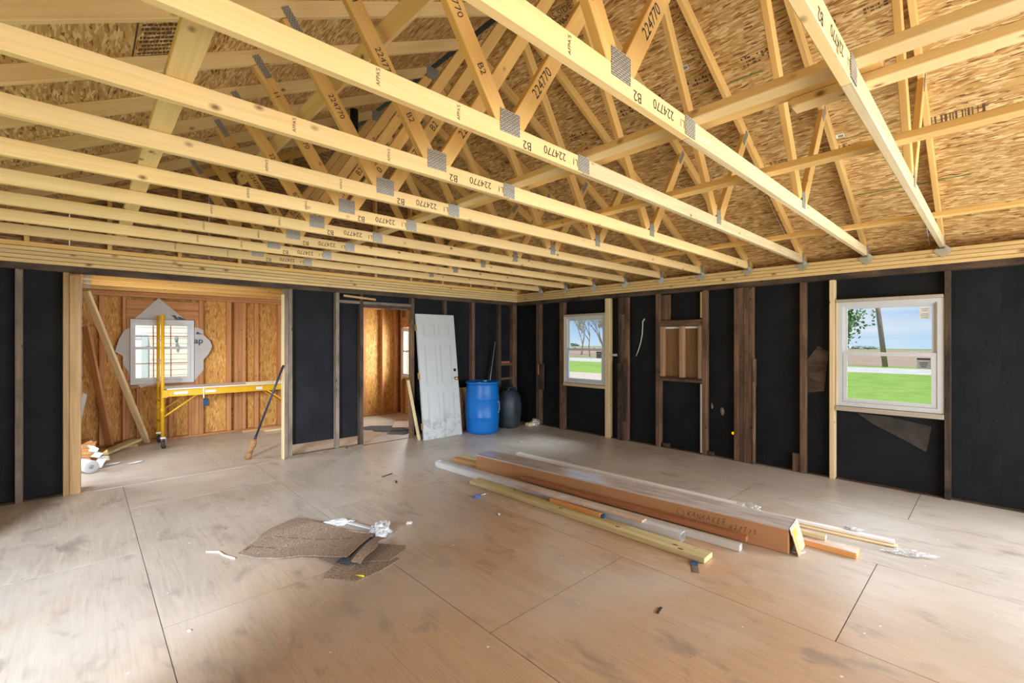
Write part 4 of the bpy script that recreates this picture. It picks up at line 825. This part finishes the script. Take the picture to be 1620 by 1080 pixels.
for k in range(5):
    t0 = .030*k; a_, b_ = Vector((1.335+t0*.5, 3.085-t0*.9, .020+.007*k)), Vector((1.665+t0*.3, 3.325-t0*1.0, .026+.009*k))
    bm = bmesh.new(); nn = 12
    for q in range(nn+1):
        u_ = q/nn; c_ = a_.lerp(b_, u_); lift = (.006+.008*k)*math.sin(u_*PI); v0 = bm.verts.new(c_+Vector((.012*math.sin(u_*9+k),-.012*math.sin(u_*9+k),lift))); v1 = bm.verts.new(c_+Vector((-.05,.075,lift*.5+.008)))
        if q: bm.faces.new((q0, q1, v1, v0))
        q0, q1 = v0, v1
    o = put('curled_shingle', mesh_of(bm), M_SHINGLE2 if k < 4 else M_SHINGLE, Matrix()); m = o.modifiers.new('s', 'SOLIDIFY'); m.thickness = .003
    tag(o, 'curled dark shingle edge, %s layer up in the fanned front of the pile' % ORD[k], 'roofing sheet', 'fanned shingle edges')
tag(bx('wood_offcut', (1.25,4.09,0), (1.34,4.15,.04), M_FIRNEW), 'little wood offcut behind the roofing pile', 'lumber')
tag(tube('white_string', [(.67,4.04,.004),(.74,3.97,.004),(.755,3.88,.004),(.80,3.77,.004)], .006, M_WHITE, None, 6), 'short bent white string at the roofing pile edge', 'string')
tag(tube('pencil_stub', [(1.33,2.93,.012),(1.36,2.88,.012)], .006, M_YELLOWTAPE, None, 6), 'yellow pencil stub on the front shingle corner', 'pencil')
o = crumple('paper_wrapper', T(1.60,3.88,.0) @ RZ(-.6), .11, .05, .022, M_PAPER, None, 2, 4, .5, 2.5); tag(o, 'pale blue crumpled wrapper behind the roofing pile', 'paper')
o = crumple('paper_wrapper', T(1.77,3.46,.0) @ RZ(.9), .11, .07, .045, M_PAPER, None, 8, 4, .6, 2.5); tag(o, 'white crumpled wrapper with blue print on the roofing pile', 'paper')
put('blue_print', box_mesh(.06,.015,.004,.001), M_BLUEINK, T(1.73,3.43,.062) @ RZ(.5) @ Matrix.Rotation(.6,4,'X'), o)
tag(board('twisted_wrapper', (1.66,3.80,.02), (1.74,3.55,.025), .035, .012, (1,0,0), M_PAPER), 'twisted strip joining the two crumpled wrappers', 'paper')
# scraps
for k, (x, y, l_, a_) in enumerate(((2.6,4.9,.16,.3), (2.55,4.6,.08,1.2))): tag(put('wood_splinter', box_mesh(l_,.02,.006,.001), M_OLDDARK, T(x,y,.004) @ RZ(a_)), ('longer' if k == 0 else 'shorter')+' dark splinter on the open floor beyond the roofing pile', 'splinter')
tag(put('wood_splinter', box_mesh(.07,.015,.006,.001), M_OLDDARK, T(2.45,1.35,.004) @ RZ(.2)), 'dark splinter on the floor in front of the treated plank', 'splinter')
for k, (x, y, s) in enumerate(((2.05,3.47,.03), (2.75,3.1,.02), (.42,3.0,.012), (5.0,5.1,.018))):
    tag(crumple('plaster_crumb', T(x,y,0) @ RZ(k), s, s*.6, s*.4, M_PAPER, None, k+20, 2), ['white plaster crumb on the floor between pile and plank', 'small pale crumb just off the treated plank', 'white crumb on the floor nearest the camera corner', 'white crumb on the floor in front of the barrel'][k], 'crumb')
# doorway room scraps
for k, pts in enumerate(([(3.45,7.95),(3.75,7.55),(4.1,7.35),(4.25,7.7),(3.9,8.0)], [(3.7,7.5),(3.95,7.05),(4.15,7.15),(4.3,7.5),(4.0,7.7)], [(3.75,7.1),(3.95,6.85),(4.3,7.05),(4.2,7.35)])):
    sheet('charcoal_shingle', pts, .001+.005*k, M_SHINGLE2, 'charcoal shingle on the doorway room floor, '+['farthest', 'middle', 'nearest'][k]+' of three', 'charcoal shingles past the doorway')
tag(board('cardboard_scrap', (4.02,7.35,.10), (4.35,7.05,.10), .22, .006, (.6,.75,.3), M_CARDEND), 'tan cardboard scrap on the charcoal shingles past the doorway', 'cardboard')
tag(crumple('plastic_film', T(4.32,7.45,.02), .1, .07, .05, M_FILM, None, 31), 'clear film scrap beside the cardboard past the doorway', 'plastic film')

# ================================================================ outside
GZ = -.6
def ground(name, lo, hi, z, mat, label): o = bx(name, (*lo, z-.1), (*hi, z), mat, None, 0); return tag(o, label, kind='structure')
lawn = ground('lawn', (-60,-70), (40,140), GZ, M_GRASS, 'green mown lawn outside the windows')
ground('road', (40,-70), (48,140), GZ-.005, M_ROAD, 'pale country road beyond the lawn')
ground('field', (51,-110), (150,200), GZ, M_FIELD, 'bare ploughed field beyond the road'); ground('road_verge', (48,-70), (51,140), GZ-.002, M_GRASS, 'grass verge between road and field')
ground('driveway', (20.5,11), (25.5,60), GZ+.012, M_DRIVE, 'gravel driveway crossing the lawn')
ground('far_meadow', (150,-130), (165,230), GZ+.15, M_GRASS, 'thin green strip at the far edge of the field')
pl = empty('utility_pole', (50.0,6.55,GZ), 'weathered leaning utility pole beyond the road', 'pole')
tube('pole', [(50.0,6.55,GZ),(50.0,7.55,9.5)], [.20,.14], M_POLE, pl, 12)
bx('crossarm', (49.78,6.4,8.9), (49.85,8.6,9.05), M_POLE, pl)
for k, z in enumerate((5.05, 8.9)): tag(tube('overhead_wire', [(49.6,-60,z+.4),(49.6,-20,z-.1),(49.6,7.2,z+.3),(49.6,60,z-.1),(49.6,130,z+.4)], .018, M_BLACK, None, 5), ('lower' if k == 0 else 'upper')+' overhead wire strung past the utility pole', 'wire')
def tree(base, h, seed, label, leaf, spread=.5, dens=60, lsz=.05, rad=.013):
    rnd = random.Random(seed); t = empty('tree', base, label, 'tree', 'trees beyond the road'); bm = bmesh.new(); tips = []
    def grow(p, d_, ln, r_, lev):
        pts = [p]; rr = [r_]
        for k in range(4):
            d_ = (d_+Vector((rnd.uniform(-.16,.16), rnd.uniform(-.16,.16), rnd.uniform(-.02,.12)))).normalized(); p = p+d_*ln/4; pts.append(p); rr.append(r_*(1-.16*(k+1)))
            if lev >= 2: tips.append(p)
        add_tube(bm, pts, rr, 6 if lev < 2 else 4, False)
        if lev < 4:
            for k in range(3):
                q = pts[rnd.choice((2,3,4))]; a_ = rnd.uniform(0, 2*PI); s = rnd.uniform(.35, .8)
                grow(q, (d_+Vector((math.cos(a_)*s, math.sin(a_)*s, .15))).normalized(), ln*rnd.uniform(.62,.85), r_*.55, lev+1)
    grow(Vector((0,0,0)), Vector((rnd.uniform(-.1,.1), rnd.uniform(-.1,.1), 1)), h*.30, h*rad, 0)
    put('trunk', mesh_of(bm, smooth=True), M_BARK, T(*base), t)
    bm = bmesh.new()
    for p in tips:
        for k in range(max(1, dens//20)):
            q = p+Vector((rnd.gauss(0,.22), rnd.gauss(0,.22), rnd.gauss(0,.22))); u_ = Vector((rnd.uniform(-1,1), rnd.uniform(-1,1), rnd.uniform(-1,1))).normalized(); v_ = u_.cross(Vector((rnd.uniform(-1,1), rnd.uniform(-1,1), .3))).normalized(); s = lsz*rnd.uniform(.6,1.3)
            bm.faces.new([bm.verts.new(q+u_*s*a+v_*s*.55*b) for a, b in ((-1,0),(0,-1),(1,0),(0,1))])
    put('foliage', mesh_of(bm), leaf, T(*base), t)['kind'] = 'stuff'
for k, (x, y, h_) in enumerate(((54,47.0,9), (60,47.0,11), (53,40.0,10), (60,42.5,12), (67,46.5,12), (53,36.0,9))):
    tree((x,y,GZ), h_, 11+k, 'budding bare tree across the road, %s in the small window view' % ['farthest toward the corner', 'second from the corner', 'third from the corner', 'fourth from the corner', 'fifth from the corner', 'last before the pale stud'][k], M_BUD)
tree((16,4.1,GZ), 4.6, 40, 'green leafy tree whose branch enters the large window view', M_LEAF, dens=120, lsz=.06)
rnd = random.Random(3)
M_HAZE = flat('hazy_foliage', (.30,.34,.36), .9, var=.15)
for k in range(7):
    y = 4+k*21+rnd.uniform(-3,3); o = crumple('distant_grove', T(160, y, GZ+.15), 1.5, rnd.uniform(1.5,3.4), rnd.uniform(.5,1.0), M_HAZE, None, k+50, 3, .8, 3)
    tag(o, 'hazy low grove on the horizon, %s along the field edge from the utility pole' % ORD[k], 'grove', 'distant groves')
# neighbouring house seen through the lean-to window
nh = empty('neighbour_house', (1, 13.5, GZ), 'pink beige house with lap siding outside the lean-to window', 'house')
bm = bmesh.new(); z = GZ
while z < 5:
    vs = [bm.verts.new(p) for p in ((-8,13.518,z),(12,13.518,z),(12,13.525,z+.125),(-8,13.525,z+.125),(12,13.525,z),(-8,13.525,z))]
    bm.faces.new(vs[:4]); bm.faces.new((vs[0],vs[1],vs[4],vs[5])); z += .125
put('siding', mesh_of(bm), M_SIDING, Matrix(), nh); bx('wall_core', (-8,13.53,GZ), (12,18,5), M_SIDING, nh)
bx('garage_door', (-1.9,13.44,GZ), (.98,13.5,1.62), M_GARAGE, nh); bx('door_trim', (.98,13.43,GZ), (1.10,13.5,1.74), M_VINYL, nh); bx('door_trim', (-1.9,13.43,1.62), (.979,13.5,1.74), M_VINYL, nh); bx('corner_board', (2.25,13.46,GZ), (2.40,13.54,5), M_VINYL, nh)
ln = lathe('wall_lantern', [(.001,-.08),(.025,-.07),(.042,.03),(.025,.06),(.01,.08)], M_STICKER2, T(1.63,13.42,1.62), nh, 12); bx('lantern_arm', (1.615,13.42,1.68), (1.645,13.5,1.71), M_STICKER2, nh)
